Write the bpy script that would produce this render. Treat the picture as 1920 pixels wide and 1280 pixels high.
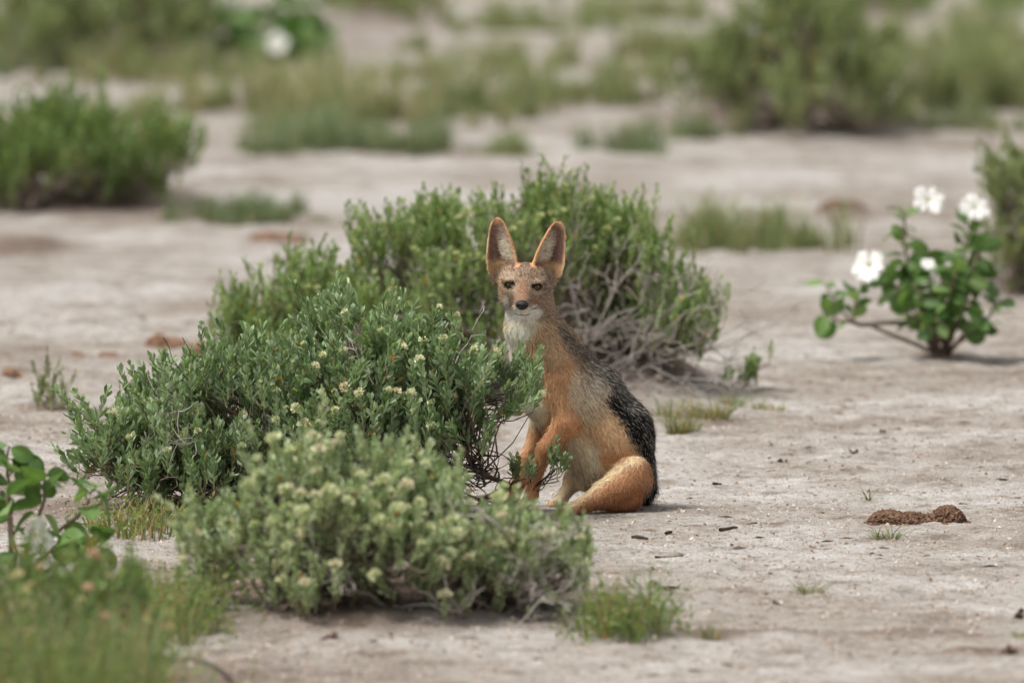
import bpy, math, random
import numpy as np
from mathutils import Matrix, Vector

for _o in list(bpy.data.objects):
    bpy.data.objects.remove(_o)
random.seed(7)
rng = np.random.default_rng(7)
scene = bpy.context.scene
col = scene.collection

# ------------------------------------------------------------------ camera
F = 1920.0 * 400.0 / 36.0          # focal length in photograph pixels (400 mm telephoto)
CAM_H = 2.0                        # from a vehicle window
PITCH = math.atan((640.0 + 822.0) / F)
FOCUS = 23.88
cam = bpy.data.cameras.new('camera')
cam.lens = 400.0; cam.sensor_width = 36.0
cam.clip_start = 0.5; cam.clip_end = 20000.0
cam.dof.use_dof = True; cam.dof.focus_distance = FOCUS; cam.dof.aperture_fstop = 4.8
cam.dof.aperture_blades = 0
cam_ob = bpy.data.objects.new('camera', cam); col.objects.link(cam_ob)
cam_ob.location = (0, 0, CAM_H); cam_ob.rotation_euler = (math.pi / 2 - PITCH, 0, 0)
scene.camera = cam_ob

# ------------------------------------------------------------------ overcast sky and soft sun
SUN_EL, SUN_AZ = math.radians(60), math.radians(-118)     # azimuth from +Y towards +X
world = bpy.data.worlds.new('World'); scene.world = world; world.use_nodes = True
wn, wl = world.node_tree.nodes, world.node_tree.links
for n in list(wn): wn.remove(n)
wo = wn.new('ShaderNodeOutputWorld'); wb = wn.new('ShaderNodeBackground')
sk = wn.new('ShaderNodeTexSky'); sk.sky_type = 'NISHITA'; sk.sun_disc = False
sk.sun_elevation = SUN_EL; sk.sun_rotation = SUN_AZ; sk.dust_density = 3.0
hs = wn.new('ShaderNodeHueSaturation'); hs.inputs['Saturation'].default_value = 0.18   # clouded over: nearly grey
wl.new(sk.outputs[0], hs.inputs['Color']); wl.new(hs.outputs[0], wb.inputs[0])
wb.inputs[1].default_value = 0.068
wl.new(wb.outputs[0], wo.inputs[0])
sun = bpy.data.lights.new('sun', 'SUN'); sun.energy = 1.5; sun.angle = math.radians(15); sun.color = (1.0, 0.965, 0.915)
sun_ob = bpy.data.objects.new('sun', sun); col.objects.link(sun_ob)
_sd = Vector((math.sin(SUN_AZ) * math.cos(SUN_EL), math.cos(SUN_AZ) * math.cos(SUN_EL), math.sin(SUN_EL)))
sun_ob.rotation_euler = _sd.to_track_quat('Z', 'Y').to_euler()
sun_ob.location = _sd * 50
vs = scene.view_settings
vs.view_transform = 'Standard'; vs.look = 'None'; vs.gamma = 1.0; vs.exposure = 1.17; vs.use_curve_mapping = False
scene.render.engine = 'CYCLES'
cy = scene.cycles
cy.use_denoising = True
cy.max_bounces = 6; cy.diffuse_bounces = 3; cy.glossy_bounces = 2; cy.transmission_bounces = 3; cy.transparent_max_bounces = 4
cy.sample_clamp_indirect = 5.0
cy.use_adaptive_sampling = False
cy.caustics_reflective = False; cy.caustics_refractive = False

# ------------------------------------------------------------------ helpers
_c, _s = math.cos(PITCH), math.sin(PITCH)
def ray(px, py):
    u, v = (px - 960.0) / F, (640.0 - py) / F
    return np.array([u, _c + v * _s, -_s + v * _c])
def P(px, py, Y):                       # point of the place at distance Y seen at that direction
    d = ray(px, py); t = Y / d[1]
    return np.array([0, 0, CAM_H]) + d * t
def G0(px, py):                         # the same on level ground
    d = ray(px, py); t = -CAM_H / d[2]
    return np.array([0, 0, CAM_H]) + d * t
def lin(r, g, b):
    f = lambda c: (c / 255 / 12.92) if c / 255 <= 0.04045 else ((c / 255 + 0.055) / 1.055) ** 2.4
    return np.array([f(r), f(g), f(b)])
def nrm(a):
    return a / np.maximum(np.linalg.norm(a, axis=-1, keepdims=True), 1e-9)
def _hash(ix, iy, seed):
    with np.errstate(over='ignore'):
        n = ix.astype(np.int64).astype(np.uint32) * np.uint32(374761393) + iy.astype(np.int64).astype(np.uint32) * np.uint32(668265263) + np.uint32(seed * 2246822519 % 4294967296)
        n = (n ^ (n >> np.uint32(13))) * np.uint32(1274126177)
        n = n ^ (n >> np.uint32(16))
    return n.astype(np.float64) / 4294967295.0
def vnoise(x, y, seed=0):
    ix, iy = np.floor(x), np.floor(y); fx, fy = x - ix, y - iy
    fx = fx * fx * (3 - 2 * fx); fy = fy * fy * (3 - 2 * fy)
    a = _hash(ix, iy, seed); b = _hash(ix + 1, iy, seed); c = _hash(ix, iy + 1, seed); d = _hash(ix + 1, iy + 1, seed)
    return (a * (1 - fx) + b * fx) * (1 - fy) + (c * (1 - fx) + d * fx) * fy
def fbm(x, y, octv=4, seed=0):
    t, amp, s = 0, 0.5, 0
    for i in range(octv):
        t = t + amp * vnoise(x * 2 ** i, y * 2 ** i, seed + i); s += amp; amp *= 0.5
    return t / s

def np_mesh(name, verts, faces, colors=None, smooth=False, normals=None):
    """faces: list of (N,k) int arrays"""
    me = bpy.data.meshes.new(name)
    verts = np.asarray(verts, np.float32)
    me.vertices.add(len(verts)); me.vertices.foreach_set('co', verts.ravel())
    faces = [np.asarray(f, np.int32) for f in faces if len(f)]
    loops = np.concatenate([f.ravel() for f in faces])
    tot = np.concatenate([np.full(len(f), f.shape[1], np.int32) for f in faces])
    start = np.concatenate([[0], np.cumsum(tot)[:-1]]).astype(np.int32)
    me.loops.add(len(loops)); me.loops.foreach_set('vertex_index', loops)
    me.polygons.add(len(tot)); me.polygons.foreach_set('loop_start', start)
    me.polygons.foreach_set('use_smooth', np.full(len(tot), bool(smooth)))
    me.update(calc_edges=True)
    if colors is not None:
        at = me.color_attributes.new('Col', 'FLOAT_COLOR', 'POINT')
        c = np.ones((len(verts), 4), np.float32); c[:, :3] = colors
        at.data.foreach_set('color', c.ravel())
    if normals is not None:
        me.normals_split_custom_set_from_vertices(np.asarray(normals, np.float32).tolist())
    return me
def ob(name, me, mat=None, parent=None, loc=None):
    o = bpy.data.objects.new(name, me); col.objects.link(o)
    if mat is not None and me is not None and len(me.materials) == 0: me.materials.append(mat)
    if parent is not None: o.parent = parent
    if loc is not None: o.location = loc
    return o
def tag(o, label=None, cat=None, group=None, kind=None):
    if label: o['label'] = label
    if cat: o['category'] = cat
    if group: o['group'] = group
    if kind: o['kind'] = kind
    return o
def empty(name, loc, label, cat, group=None):
    o = bpy.data.objects.new(name, None); col.objects.link(o); o.location = tuple(loc); o.empty_display_size = 0.05
    return tag(o, label, cat, group)

# ------------------------------------------------------------------ materials
def attr_mat(name, rough=0.6, spec=0.3, translucent=0.0, bump=0.0, bump_scale=200.0, tint=(1.0, 1.0, 1.0)):
    m = bpy.data.materials.new(name); m.use_nodes = True
    nt = m.node_tree; b = nt.nodes['Principled BSDF']; out = nt.nodes['Material Output']
    a = nt.nodes.new('ShaderNodeAttribute'); a.attribute_name = 'Col'
    src = a.outputs['Color']
    nz = nt.nodes.new('ShaderNodeTexNoise'); nz.inputs['Scale'].default_value = bump_scale; nz.inputs['Detail'].default_value = 3
    tc = nt.nodes.new('ShaderNodeTexCoord'); nt.links.new(tc.outputs['Object'], nz.inputs['Vector'])
    mp = nt.nodes.new('ShaderNodeMapRange'); mp.inputs[3].default_value = 0.82; mp.inputs[4].default_value = 1.18
    nt.links.new(nz.outputs['Fac'], mp.inputs[0])
    vm = nt.nodes.new('ShaderNodeVectorMath'); vm.operation = 'SCALE'
    nt.links.new(src, vm.inputs[0]); nt.links.new(mp.outputs[0], vm.inputs['Scale'])
    src = vm.outputs[0]
    nt.links.new(src, b.inputs['Base Color'])
    b.inputs['Roughness'].default_value = rough; b.inputs['Specular IOR Level'].default_value = spec
    if bump:
        bp = nt.nodes.new('ShaderNodeBump'); bp.inputs['Strength'].default_value = bump; bp.inputs['Distance'].default_value = 0.003
        nt.links.new(nz.outputs['Fac'], bp.inputs['Height']); nt.links.new(bp.outputs[0], b.inputs['Normal'])
    if translucent:
        t = nt.nodes.new('ShaderNodeBsdfTranslucent'); mx = nt.nodes.new('ShaderNodeMixShader'); mx.inputs[0].default_value = translucent
        tm = nt.nodes.new('ShaderNodeVectorMath'); tm.operation = 'MULTIPLY'; tm.inputs[1].default_value = tint
        nt.links.new(src, tm.inputs[0]); nt.links.new(tm.outputs[0], t.inputs['Color'])
        nt.links.new(b.outputs[0], mx.inputs[1]); nt.links.new(t.outputs[0], mx.inputs[2]); nt.links.new(mx.outputs[0], out.inputs['Surface'])
    return m
M_LEAF = attr_mat('leaf_green', 0.5, 0.35, 0.34, 0.0, 90.0, (1.25, 1.3, 0.7))
M_BARK = attr_mat('bark', 0.85, 0.15, 0.0, 0.6, 300.0)
M_GRASS = attr_mat('grass_blade', 0.55, 0.3, 0.3, 0.0, 60.0, (1.2, 1.3, 0.6))
M_FUR = attr_mat('fur_strand', 0.6, 0.2, 0.24, 0.0, 500.0)
M_HIDE = attr_mat('hide', 0.85, 0.1, 0.0, 0.4, 400.0)
M_PETAL = attr_mat('petal', 0.6, 0.2, 0.22, 0.0, 150.0)
M_SOIL = attr_mat('soil_crumb', 0.95, 0.05, 0.0, 0.8, 250.0)
M_HEAD = attr_mat('flower_head', 0.7, 0.1, 0.25, 0.0, 150.0)
M_EYE = attr_mat('eye', 0.06, 0.5)
M_NOSE = attr_mat('nose_skin', 0.42, 0.4, 0.0, 0.5, 700.0)

# ------------------------------------------------------------------ ground
# low soil mounds that the bushes have trapped: x, y, radius x, radius y, height, brownness
def _md(px, py, rx, ry, h, br):
    g = G0(px, py); return (g[0], g[1], rx, ry, h, br)
MOUNDS = [
    _md(690, 1140, 0.48, 0.62, 0.050, 1.0), _md(1010, 1140, 0.22, 0.3, 0.02, 0.6),
    _md(440, 965, 0.50, 0.35, 0.040, 0.9),
    _md(1180, 735, 0.20, 0.55, 0.075, 1.0), _md(980, 725, 0.45, 0.5, 0.07, 1.0), _md(620, 690, 0.35, 0.4, 0.03, 0.7),
    _md(170, 385, 0.42, 1.0, 0.050, 0.9), _md(1480, 225, 0.55, 1.4, 0.05, 0.9), _md(1900, 550, 0.25, 0.6, 0.03, 0.7),
    _md(1765, 668, 0.09, 0.25, 0.012, 0.8), _md(95, 765, 0.09, 0.25, 0.010, 0.8), _md(150, 1290, 0.4, 0.5, 0.03, 0.5),
    _md(1170, 1185, 0.13, 0.25, 0.012, 0.5), _md(1340, 1190, 0.10, 0.08, 0.010, 0.9), _md(1300, 785, 0.14, 0.25, 0.008, 0.5),
    _md(1430, 1185, 0.14, 0.07, 0.006, 0.8), _md(1700, 1185, 0.16, 0.05, 0.006, 0.7),
    _md(1840, 1222, 0.10, 0.08, 0.010, 1.0), _md(1300, 960, 0.10, 0.10, 0.002, 0.25),
    _md(640, 560, 0.3, 0.3, 0.0, 0.3), _md(1580, 395, 0.08, 0.5, 0.02, 0.9), _md(480, 70, 1.0, 3.0, 0.03, 0.5),
    _md(700, 262, 0.4, 0.7, 0.01, 0.45), _md(430, 400, 0.3, 0.5, 0.01, 0.5), _md(1400, 455, 0.3, 0.5, 0.012, 0.55),
    _md(45, 462, 0.14, 0.5, 0.015, 0.9), _md(520, 452, 0.12, 0.4, 0.02, 0.9), _md(520, 490, 0.05, 0.2, 0.01, 0.8),
    _md(150, 582, 0.08, 0.06, 0.004, 0.7), _md(700, 195, 0.7, 1.4, 0.01, 0.5), _md(1800, 215, 0.5, 0.6, 0.01, 0.4),
]
JX = G0(1090, 960)[0]; JY = 23.95
def ground_h(x, y, micro=True):
    x = np.asarray(x, float); y = np.asarray(y, float)
    h = 0.030 * (fbm(x * 0.7 + 3, y * 0.45 + 9, 3, 11) - 0.5)
    h = h + 0.016 * (fbm(x * 4, y * 3, 3, 21) - 0.5)
    if micro:
        r = 1 - np.abs(2 * fbm(x * 9, y * 9, 3, 31) - 1)
        h = h + 0.015 * (r - 0.6) + 0.011 * (fbm(x * 24, y * 24, 2, 41) - 0.5)
    k = 1 - 0.85 * np.exp(-(((x - JX) / 0.45) ** 2 + ((y - JY) / 0.4) ** 2) ** 2)
    h = h * k
    for (mx, my, rx, ry, mh, br) in MOUNDS:
        if mh: h = h + mh * np.exp(-1.6 * (((x - mx) / rx) ** 2 + ((y - my) / ry) ** 2) ** 1.3)
    return h
def soil_amt(x, y):
    a = np.zeros_like(np.asarray(x, float))
    wob = 1 + 0.9 * (fbm(np.asarray(x) * 7, np.asarray(y) * 5, 4, 61) - 0.5)
    for (mx, my, rx, ry, mh, br) in MOUNDS:
        q = (((x - mx) / (rx * 1.05)) ** 2 + ((y - my) / (ry * 1.05)) ** 2) * wob
        a = np.maximum(a, br * np.clip(1.25 - q, 0, 1))
    return a
def G(px, py):
    g = G0(px, py)
    for _ in range(4):                       # follow the ray down to the uneven ground
        hh = float(ground_h(g[0], g[1], False)); d = ray(px, py); t = (hh - CAM_H) / d[2]
        g = np.array([0, 0, CAM_H]) + d * t
    g[2] = float(ground_h(g[0], g[1], False))
    return g
def _axis(segs):
    out = []
    for a, b, st in segs: out.append(np.arange(a, b, st))
    return np.concatenate(out)
_geo = lambda a, b, n: np.geomspace(a, b, n)
xp = np.concatenate([np.arange(0, 1.5, 0.02), np.arange(1.5, 3.2, 0.09), _geo(3.2, 4000, 22)])
xs = np.concatenate([-xp[:0:-1], xp])
ys = np.concatenate([-_geo(3000, 1, 10), np.arange(0, 18.4, 1.2), np.arange(18.5, 30, 0.02), np.arange(30, 62, 0.12), _geo(62, 6000, 36)])
gx, gy = np.meshgrid(xs, ys, indexing='ij')
gz = ground_h(gx, gy) + 0.0
_nx, _ny = gx.shape
_i = np.arange(_nx * _ny).reshape(_nx, _ny)
_q = np.stack([_i[:-1, :-1], _i[1:, :-1], _i[1:, 1:], _i[:-1, 1:]], -1).reshape(-1, 4)
_so = soil_amt(gx, gy).ravel()
gme = np_mesh('ground', np.stack([gx, gy, gz], -1).reshape(-1, 3), [_q], np.repeat(_so[:, None], 3, 1), True)

def ground_material():
    m = bpy.data.materials.new('dry_salty_soil'); m.use_nodes = True
    nt = m.node_tree; N = nt.nodes; L = nt.links; b = N['Principled BSDF']
    tc = N.new('ShaderNodeTexCoord'); obj = tc.outputs['Object']
    def noise(scale, detail=4, rough=0.6, sy=1.0):
        mp = N.new('ShaderNodeMapping'); mp.inputs['Scale'].default_value = (1, sy, 1); L.new(obj, mp.inputs[0])
        n = N.new('ShaderNodeTexNoise'); n.inputs['Scale'].default_value = scale; n.inputs['Detail'].default_value = detail
        n.inputs['Roughness'].default_value = rough; L.new(mp.outputs[0], n.inputs['Vector']); return n.outputs['Fac']
    def ramp(fac, stops):
        r = N.new('ShaderNodeValToRGB'); L.new(fac, r.inputs[0]); e = r.color_ramp.elements
        while len(e) < len(stops): e.new(0.5)
        for k, (p, c) in enumerate(stops): e[k].position = p; e[k].color = (*c, 1)
        return r.outputs[0]
    def mix(fac, a, c, mode='MIX'):
        x = N.new('ShaderNodeMix'); x.data_type = 'RGBA'; x.blend_type = mode
        if isinstance(fac, float): x.inputs[0].default_value = fac
        else: L.new(fac, x.inputs[0])
        for s, v in ((x.inputs[6], a), (x.inputs[7], c)):
            if isinstance(v, tuple): s.default_value = (*v, 1)
            else: L.new(v, s)
        return x.outputs[2]
    base = ramp(noise(1.1, 5, 0.62, 0.8), [(0.30, (0.335, 0.288, 0.25)), (0.46, (0.48, 0.438, 0.396)), (0.60, (0.625, 0.605, 0.58))])
    mid = ramp(noise(7.0, 5, 0.65), [(0.32, (0.52, 0.45, 0.40)), (0.47, (0.94, 0.92, 0.90)), (0.70, (1.2, 1.21, 1.22))])
    c = mix(0.9, base, mid, 'MULTIPLY')
    fine = ramp(noise(38.0, 5, 0.72), [(0.33, (0.42, 0.36, 0.31)), (0.45, (0.92, 0.90, 0.88)), (0.68, (1.12, 1.12, 1.12))])
    c = mix(0.85, c, fine, 'MULTIPLY')
    spk = ramp(noise(210.0, 3, 0.7), [(0.31, (0.42, 0.35, 0.31)), (0.42, (1, 1, 1)), (0.70, (1.18, 1.17, 1.15))])
    c = mix(0.8, c, spk, 'MULTIPLY')
    at = N.new('ShaderNodeAttribute'); at.attribute_name = 'Col'
    brown = ramp(noise(30.0, 5, 0.7), [(0.3, (0.115, 0.075, 0.055)), (0.55, (0.235, 0.165, 0.125)), (0.75, (0.33, 0.255, 0.205))])
    sm = N.new('ShaderNodeMath'); sm.operation = 'MULTIPLY'; sm.inputs[1].default_value = 0.85; L.new(at.outputs['Fac'], sm.inputs[0])
    c = mix(sm.outputs[0], c, brown)
    L.new(c, b.inputs['Base Color'])
    b.inputs['Roughness'].default_value = 0.95; b.inputs['Specular IOR Level'].default_value = 0.08
    b1 = N.new('ShaderNodeBump'); b1.inputs['Strength'].default_value = 1.0; b1.inputs['Distance'].default_value = 0.016; L.new(noise(48.0, 5, 0.7), b1.inputs['Height'])
    b2 = N.new('ShaderNodeBump'); b2.inputs['Strength'].default_value = 1.0; b2.inputs['Distance'].default_value = 0.006; L.new(noise(190.0, 3, 0.7), b2.inputs['Height'])
    L.new(b1.outputs[0], b2.inputs['Normal']); L.new(b2.outputs[0], b.inputs['Normal'])
    return m
ground = ob('ground', gme, ground_material()); tag(ground, kind='structure')
def tube_batch(Pts, Rad, sides=5):
    """Pts (M,K,3) polylines, Rad (M,K) radii -> verts, quads"""
    Pts = np.asarray(Pts, float); Rad = np.asarray(Rad, float); M, K, _ = Pts.shape
    tg = np.empty_like(Pts); tg[:, 1:-1] = Pts[:, 2:] - Pts[:, :-2]; tg[:, 0] = Pts[:, 1] - Pts[:, 0]; tg[:, -1] = Pts[:, -1] - Pts[:, -2]
    tg = nrm(tg)
    ref = np.where(np.abs(tg[..., 2:3]) > 0.9, np.array([1.0, 0, 0]), np.array([0, 0, 1.0]))
    u = nrm(np.cross(tg, ref)); v = np.cross(tg, u)
    a = np.arange(sides) * 2 * math.pi / sides
    ring = u[:, :, None, :] * np.cos(a)[None, None, :, None] + v[:, :, None, :] * np.sin(a)[None, None, :, None]
    V = Pts[:, :, None, :] + ring * Rad[:, :, None, None]
    idx = np.arange(M * K * sides).reshape(M, K, sides); nx = np.roll(idx, -1, 2)
    q = np.stack([idx[:, :-1], nx[:, :-1], nx[:, 1:], idx[:, 1:]], -1).reshape(-1, 4)
    return V.reshape(-1, 3), q
# ------------------------------------------------------------------ the jackal
SJ = JY / F                                   # metres for one modelling unit (about 1.12 mm)
KS = CAM_H / JY                               # drop per unit of depth
def J(px, py, d):
    return np.array([px - 1090.0, d, (960.0 - py) - KS * d])
def make_jackal():
    root_loc = (JX, JY, float(ground_h(JX, JY)) - 0.002)
    root = empty('jackal', root_loc, 'tawny jackal with black silvery saddle and tall ears sitting beside the bush', 'jackal')
    st = 2.6
    ax = np.arange(-200, 172, st, dtype=np.float32); ay = np.arange(-175, 250, st, dtype=np.float32); az = np.arange(-14, 590, st, dtype=np.float32)
    S = np.full((len(ax), len(ay), len(az)), 60.0, np.float32)
    def box(lo, hi, m):
        sl = []
        for a, l, h in zip((ax, ay, az), lo, hi):
            i0 = max(0, int(np.searchsorted(a, l - m)) - 1); i1 = min(len(a), int(np.searchsorted(a, h + m)) + 1); sl.append(slice(i0, i1))
        return tuple(sl)
    def put(sl, d, k):
        a = S[sl]
        if k > 0:
            h = np.maximum(k - np.abs(a - d), 0) / k
            S[sl] = np.minimum(a, d) - h * h * k * 0.25
        else: S[sl] = np.minimum(a, d)
    def cap(a, ra, b, rb, k=18):
        a, b = J(*a), J(*b); r = max(ra, rb)
        sl = box(np.minimum(a, b) - r, np.maximum(a, b) + r, k + 14)
        X = ax[sl[0]][:, None, None]; Y = ay[sl[1]][None, :, None]; Z = az[sl[2]][None, None, :]
        ab = b - a; L2 = float(ab @ ab) + 1e-6
        t = np.clip(((X - a[0]) * ab[0] + (Y - a[1]) * ab[1] + (Z - a[2]) * ab[2]) / L2, 0, 1)
        d = np.sqrt((X - a[0] - t * ab[0]) ** 2 + (Y - a[1] - t * ab[1]) ** 2 + (Z - a[2] - t * ab[2]) ** 2) - (ra + (rb - ra) * t)
        put(sl, d.astype(np.float32), k)
    def ell(c, r, k=14, sub=False):
        c = J(*c); r = np.array(r, float)
        sl = box(c - r, c + r, k + 14)
        X = ax[sl[0]][:, None, None]; Y = ay[sl[1]][None, :, None]; Z = az[sl[2]][None, None, :]
        q = np.sqrt(((X - c[0]) / r[0]) ** 2 + ((Y - c[1]) / r[1]) ** 2 + ((Z - c[2]) / r[2]) ** 2)
        d = ((q - 1) * r.min()).astype(np.float32)
        if sub:
            a = S[sl]; d = -d; h = np.maximum(k - np.abs(a - d), 0) / k
            S[sl] = np.maximum(a, d) + h * h * k * 0.25
        else: put(sl, d, k)
    # trunk
    cap((1172, 890, 72), 59, (1156, 812, 68), 66, 10)
    cap((1156, 812, 68), 66, (1108, 742, 58), 60, 20)
    cap((1108, 742, 58), 60, (1052, 706, 48), 62, 16)
    cap((1052, 706, 48), 62, (1028, 662, 32), 57, 16)
    cap((1024, 712, 44), 56, (1014, 668, 32), 54, 20)
    cap((1028, 662, 32), 57, (1000, 608, 16), 49, 20)
    cap((1000, 608, 16), 49, (992, 570, 6), 42, 20)
    cap((1030, 745, 40), 50, (1070, 800, 55), 44, 24)          # breast and ribs
    cap((1075, 800, 58), 46, (1118, 880, 68), 44, 24)          # belly
    # near foreleg
    cap((1048, 718, 0), 32, (1062, 788, -14), 21, 20)
    cap((1062, 792, -14), 23, (1026, 840, -8), 17, 10)
    cap((1026, 840, -8), 17, (1006, 878, -2), 13.5, 8)
    cap((1006, 878, -2), 13.5, (996, 930, 2), 12.5, 8)
    cap((995, 932, 2), 11.5, (980, 948, -6), 9.0, 8)
    # far foreleg
    cap((1015, 760, 96), 26, (1010, 812, 104), 18, 18)
    cap((1010, 812, 104), 17, (986, 858, 100), 12.5, 10)
    cap((986, 858, 100), 14.5, (972, 905, 98), 13, 8)
    cap((972, 905, 98), 13, (962, 930, 96), 12, 8)
    cap((962, 932, 96), 11, (948, 942, 88), 8.5, 8)
    for (x, y, d) in ((978, 953, -18), (984, 955, -14), (973, 951, -8), (969, 949, 0)):
        ell((x, y, d), (6.5, 8.0, 6.0), 5)
    for (x, y, d) in ((944, 948, 76), (951, 949, 80), (941, 946, 86), (938, 945, 94)):
        ell((x, y, d), (6.5, 7.5, 6.0), 5)
    # near hind leg: thigh, shank and long foot lying forward
    cap((1184, 899, 0), 40, (1134, 929, -40), 25, 10)
    cap((1134, 927, -40), 25, (1096, 946, -72), 14, 8)
    cap((1096, 946, -72), 14, (1088, 950, -78), 12.5, 8)
    cap((1088, 951, -78), 13, (1054, 963, -104), 10, 8)
    cap((1178, 934, -6), 26, (1146, 944, -30), 14, 8)
    ell((1192, 882, -16), (24, 22, 26), 12)
    for (x, y, d) in ((1046, 966, -112), (1051, 968, -118), (1043, 964, -104)):
        ell((x, y, d), (7, 7, 6), 5)
    # far hind leg, inner side
    cap((1120, 890, 120), 30, (1078, 898, 122), 20, 14)
    cap((1078, 900, 120), 16, (1052, 936, 112), 11, 10)
    cap((1052, 938, 110), 11, (1034, 947, 98), 9, 8)
    # tail hanging behind the rump and lying on the ground
    cap((1196, 868, 112), 24, (1211, 915, 118), 19, 14)
    cap((1211, 915, 118), 19, (1203, 938, 150), 15, 10)
    cap((1203, 938, 150), 15, (1150, 938, 196), 11, 10)
    # head
    ell((984, 522, -14), (45, 48, 31), 10)
    ell((985, 540, -18), (44, 40, 28), 16)
    ell((958, 556, -16), (20, 26, 26), 14); ell((1011, 560, -14), (22, 28, 28), 14)
    cap((982, 546, -46), 22, (979, 571, -108), 11.5, 10)
    cap((981, 566, -40), 20, (979, 585, -92), 8.5, 8)
    ell((969, 576, -80), (8, 16, 7), 7); ell((989, 577, -80), (8, 16, 7), 7)
    ell((955, 525, -50), (12, 10, 6), 8); ell((1007, 529, -50), (12, 10, 6), 8)       # brows
    ell((954, 535, -66), (8.5, 12, 6), 5, True); ell((1007, 539, -66), (8.5, 12, 6), 5, True)
    # ears
    EARS = []
    for base, tip, yaw in (((946, 500), (930, 407), 0.26), ((1022, 502), (1050, 414), -0.30)):
        B = J(base[0], base[1], -2); T = J(tip[0], tip[1], -4)
        v = T - B; Lh = float(np.linalg.norm(v)); v = v / Lh
        w = np.array([-math.sin(yaw), -math.cos(yaw), 0.0]); w = w - v * (w @ v); w /= np.linalg.norm(w)
        u = np.cross(v, w); u = u / np.linalg.norm(u)
        if u[0] < 0: u = -u
        EARS.append((B, u, v, w, Lh))
        sl = box(np.minimum(B, T) - 34, np.maximum(B, T) + 34, 6)
        X = ax[sl[0]][:, None, None] - B[0]; Y = ay[sl[1]][None, :, None] - B[1]; Z = az[sl[2]][None, None, :] - B[2]
        lu = X * u[0] + Y * u[1] + Z * u[2]; lv = (X * v[0] + Y * v[1] + Z * v[2]) / Lh; lw = X * w[0] + Y * w[1] + Z * w[2]
        hw = np.interp(lv, [-0.3, 0, 0.25, 0.5, 0.75, 0.88, 0.95, 0.985, 1.0], [26, 31, 30, 25.5, 18.8, 14.2, 9.8, 5.5, 0.5])
        bowl = np.interp(lv, [-0.2, 0.1, 0.5, 1.0], [14, 22, 15, 5]) * np.clip(lu / np.maximum(hw, 1), -1.3, 1.3) ** 2 - 8
        sh = np.abs(lw - bowl) * 0.75 - np.interp(lv, [-0.2, 0.2, 1], [5.0, 3.6, 2.8])
        out = np.maximum(np.abs(lu) - hw, (lv - 1.0) * Lh)
        out = np.maximum(out, (-0.30 - lv) * Lh)
        put(sl, np.maximum(sh, out).astype(np.float32), 5)
    # ---- surface nets
    ins = S < 0
    n8 = np.zeros(tuple(k - 1 for k in S.shape), np.int8)
    cs = [(a, b, c) for a in (0, 1) for b in (0, 1) for c in (0, 1)]
    sh = n8.shape
    for a, b, c in cs: n8 += ins[a:a + sh[0], b:b + sh[1], c:c + sh[2]]
    act = np.argwhere((n8 > 0) & (n8 < 8))
    vid = np.full(sh, -1, np.int32); vid[act[:, 0], act[:, 1], act[:, 2]] = np.arange(len(act))
    acc = np.zeros((len(act), 3)); cnt = np.zeros(len(act))
    for a in cs:
        for k in range(3):
            if a[k] == 0:
                b = list(a); b[k] = 1
                v0 = S[act[:, 0] + a[0], act[:, 1] + a[1], act[:, 2] + a[2]]; v1 = S[act[:, 0] + b[0], act[:, 1] + b[1], act[:, 2] + b[2]]
                m = (v0 < 0) != (v1 < 0)
                t = np.where(m, v0 / np.where(m, v0 - v1, 1), 0)
                pos = np.tile(np.array(a, float), (len(act), 1)); pos[:, k] += t
                acc[m] += pos[m]; cnt[m] += 1
    V = (act + acc / cnt[:, None]) * st + np.array([ax[0], ay[0], az[0]])
    quads = []
    for k in range(3):
        sl0 = [slice(1, -1)] * 3; sl1 = [slice(1, -1)] * 3
        sl0[k] = slice(0, -1); sl1[k] = slice(1, None)
        A, Bq = ins[tuple(sl0)], ins[tuple(sl1)]
        e = np.argwhere(A != Bq); base = e.copy()
        for j in range(3):
            if j != k: base[:, j] += 1
        j1, j2 = (k + 1) % 3, (k + 2) % 3
        def cell(o1, o2):
            c = base.copy(); c[:, j1] -= o1; c[:, j2] -= o2; return vid[c[:, 0], c[:, 1], c[:, 2]]
        q = np.stack([cell(1, 1), cell(0, 1), cell(0, 0), cell(1, 0)], 1)
        flip = ~A[e[:, 0], e[:, 1], e[:, 2]]
        q[flip] = q[flip][:, ::-1]
        quads.append(q)
    Q = np.concatenate(quads); Q = Q[(Q >= 0).all(1)]
    # light smoothing of the net
    for it in range(2):
        sm = np.zeros_like(V); c2 = np.zeros(len(V))
        for i in range(4):
            a, b = Q[:, i], Q[:, (i + 1) % 4]
            for d in range(3):
                sm[:, d] += np.bincount(a, V[b, d], len(V)) + np.bincount(b, V[a, d], len(V))
            c2 += np.bincount(a, minlength=len(V)) + np.bincount(b, minlength=len(V))
        V = V * 0.5 + 0.5 * sm / np.maximum(c2, 1)[:, None]
    fn = np.cross(V[Q[:, 2]] - V[Q[:, 0]], V[Q[:, 3]] - V[Q[:, 1]])
    VN = np.zeros_like(V)
    for i in range(4):
        for d in range(3): VN[:, d] += np.bincount(Q[:, i], fn[:, d], len(V))
    VN = nrm(VN)

    # ---- coat
    def seg2(x, y, pts, r):
        """weight 1 inside a polyline of radius r (per node), falling off softly"""
        best = np.full(len(x), -9.0)
        for (x0, y0, r0), (x1, y1, r1) in zip([(p[0], p[1], q) for p, q in zip(pts, r)], [(p[0], p[1], q) for p, q in zip(pts[1:], r[1:])]):
            dx, dy = x1 - x0, y1 - y0
            t = np.clip(((x - x0) * dx + (y - y0) * dy) / (dx * dx + dy * dy), 0, 1)
            d = np.hypot(x - x0 - t * dx, y - y0 - t * dy); rr = r0 + (r1 - r0) * t
            best = np.maximum(best, (rr - d) / (0.35 * rr) + 0.5)
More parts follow.
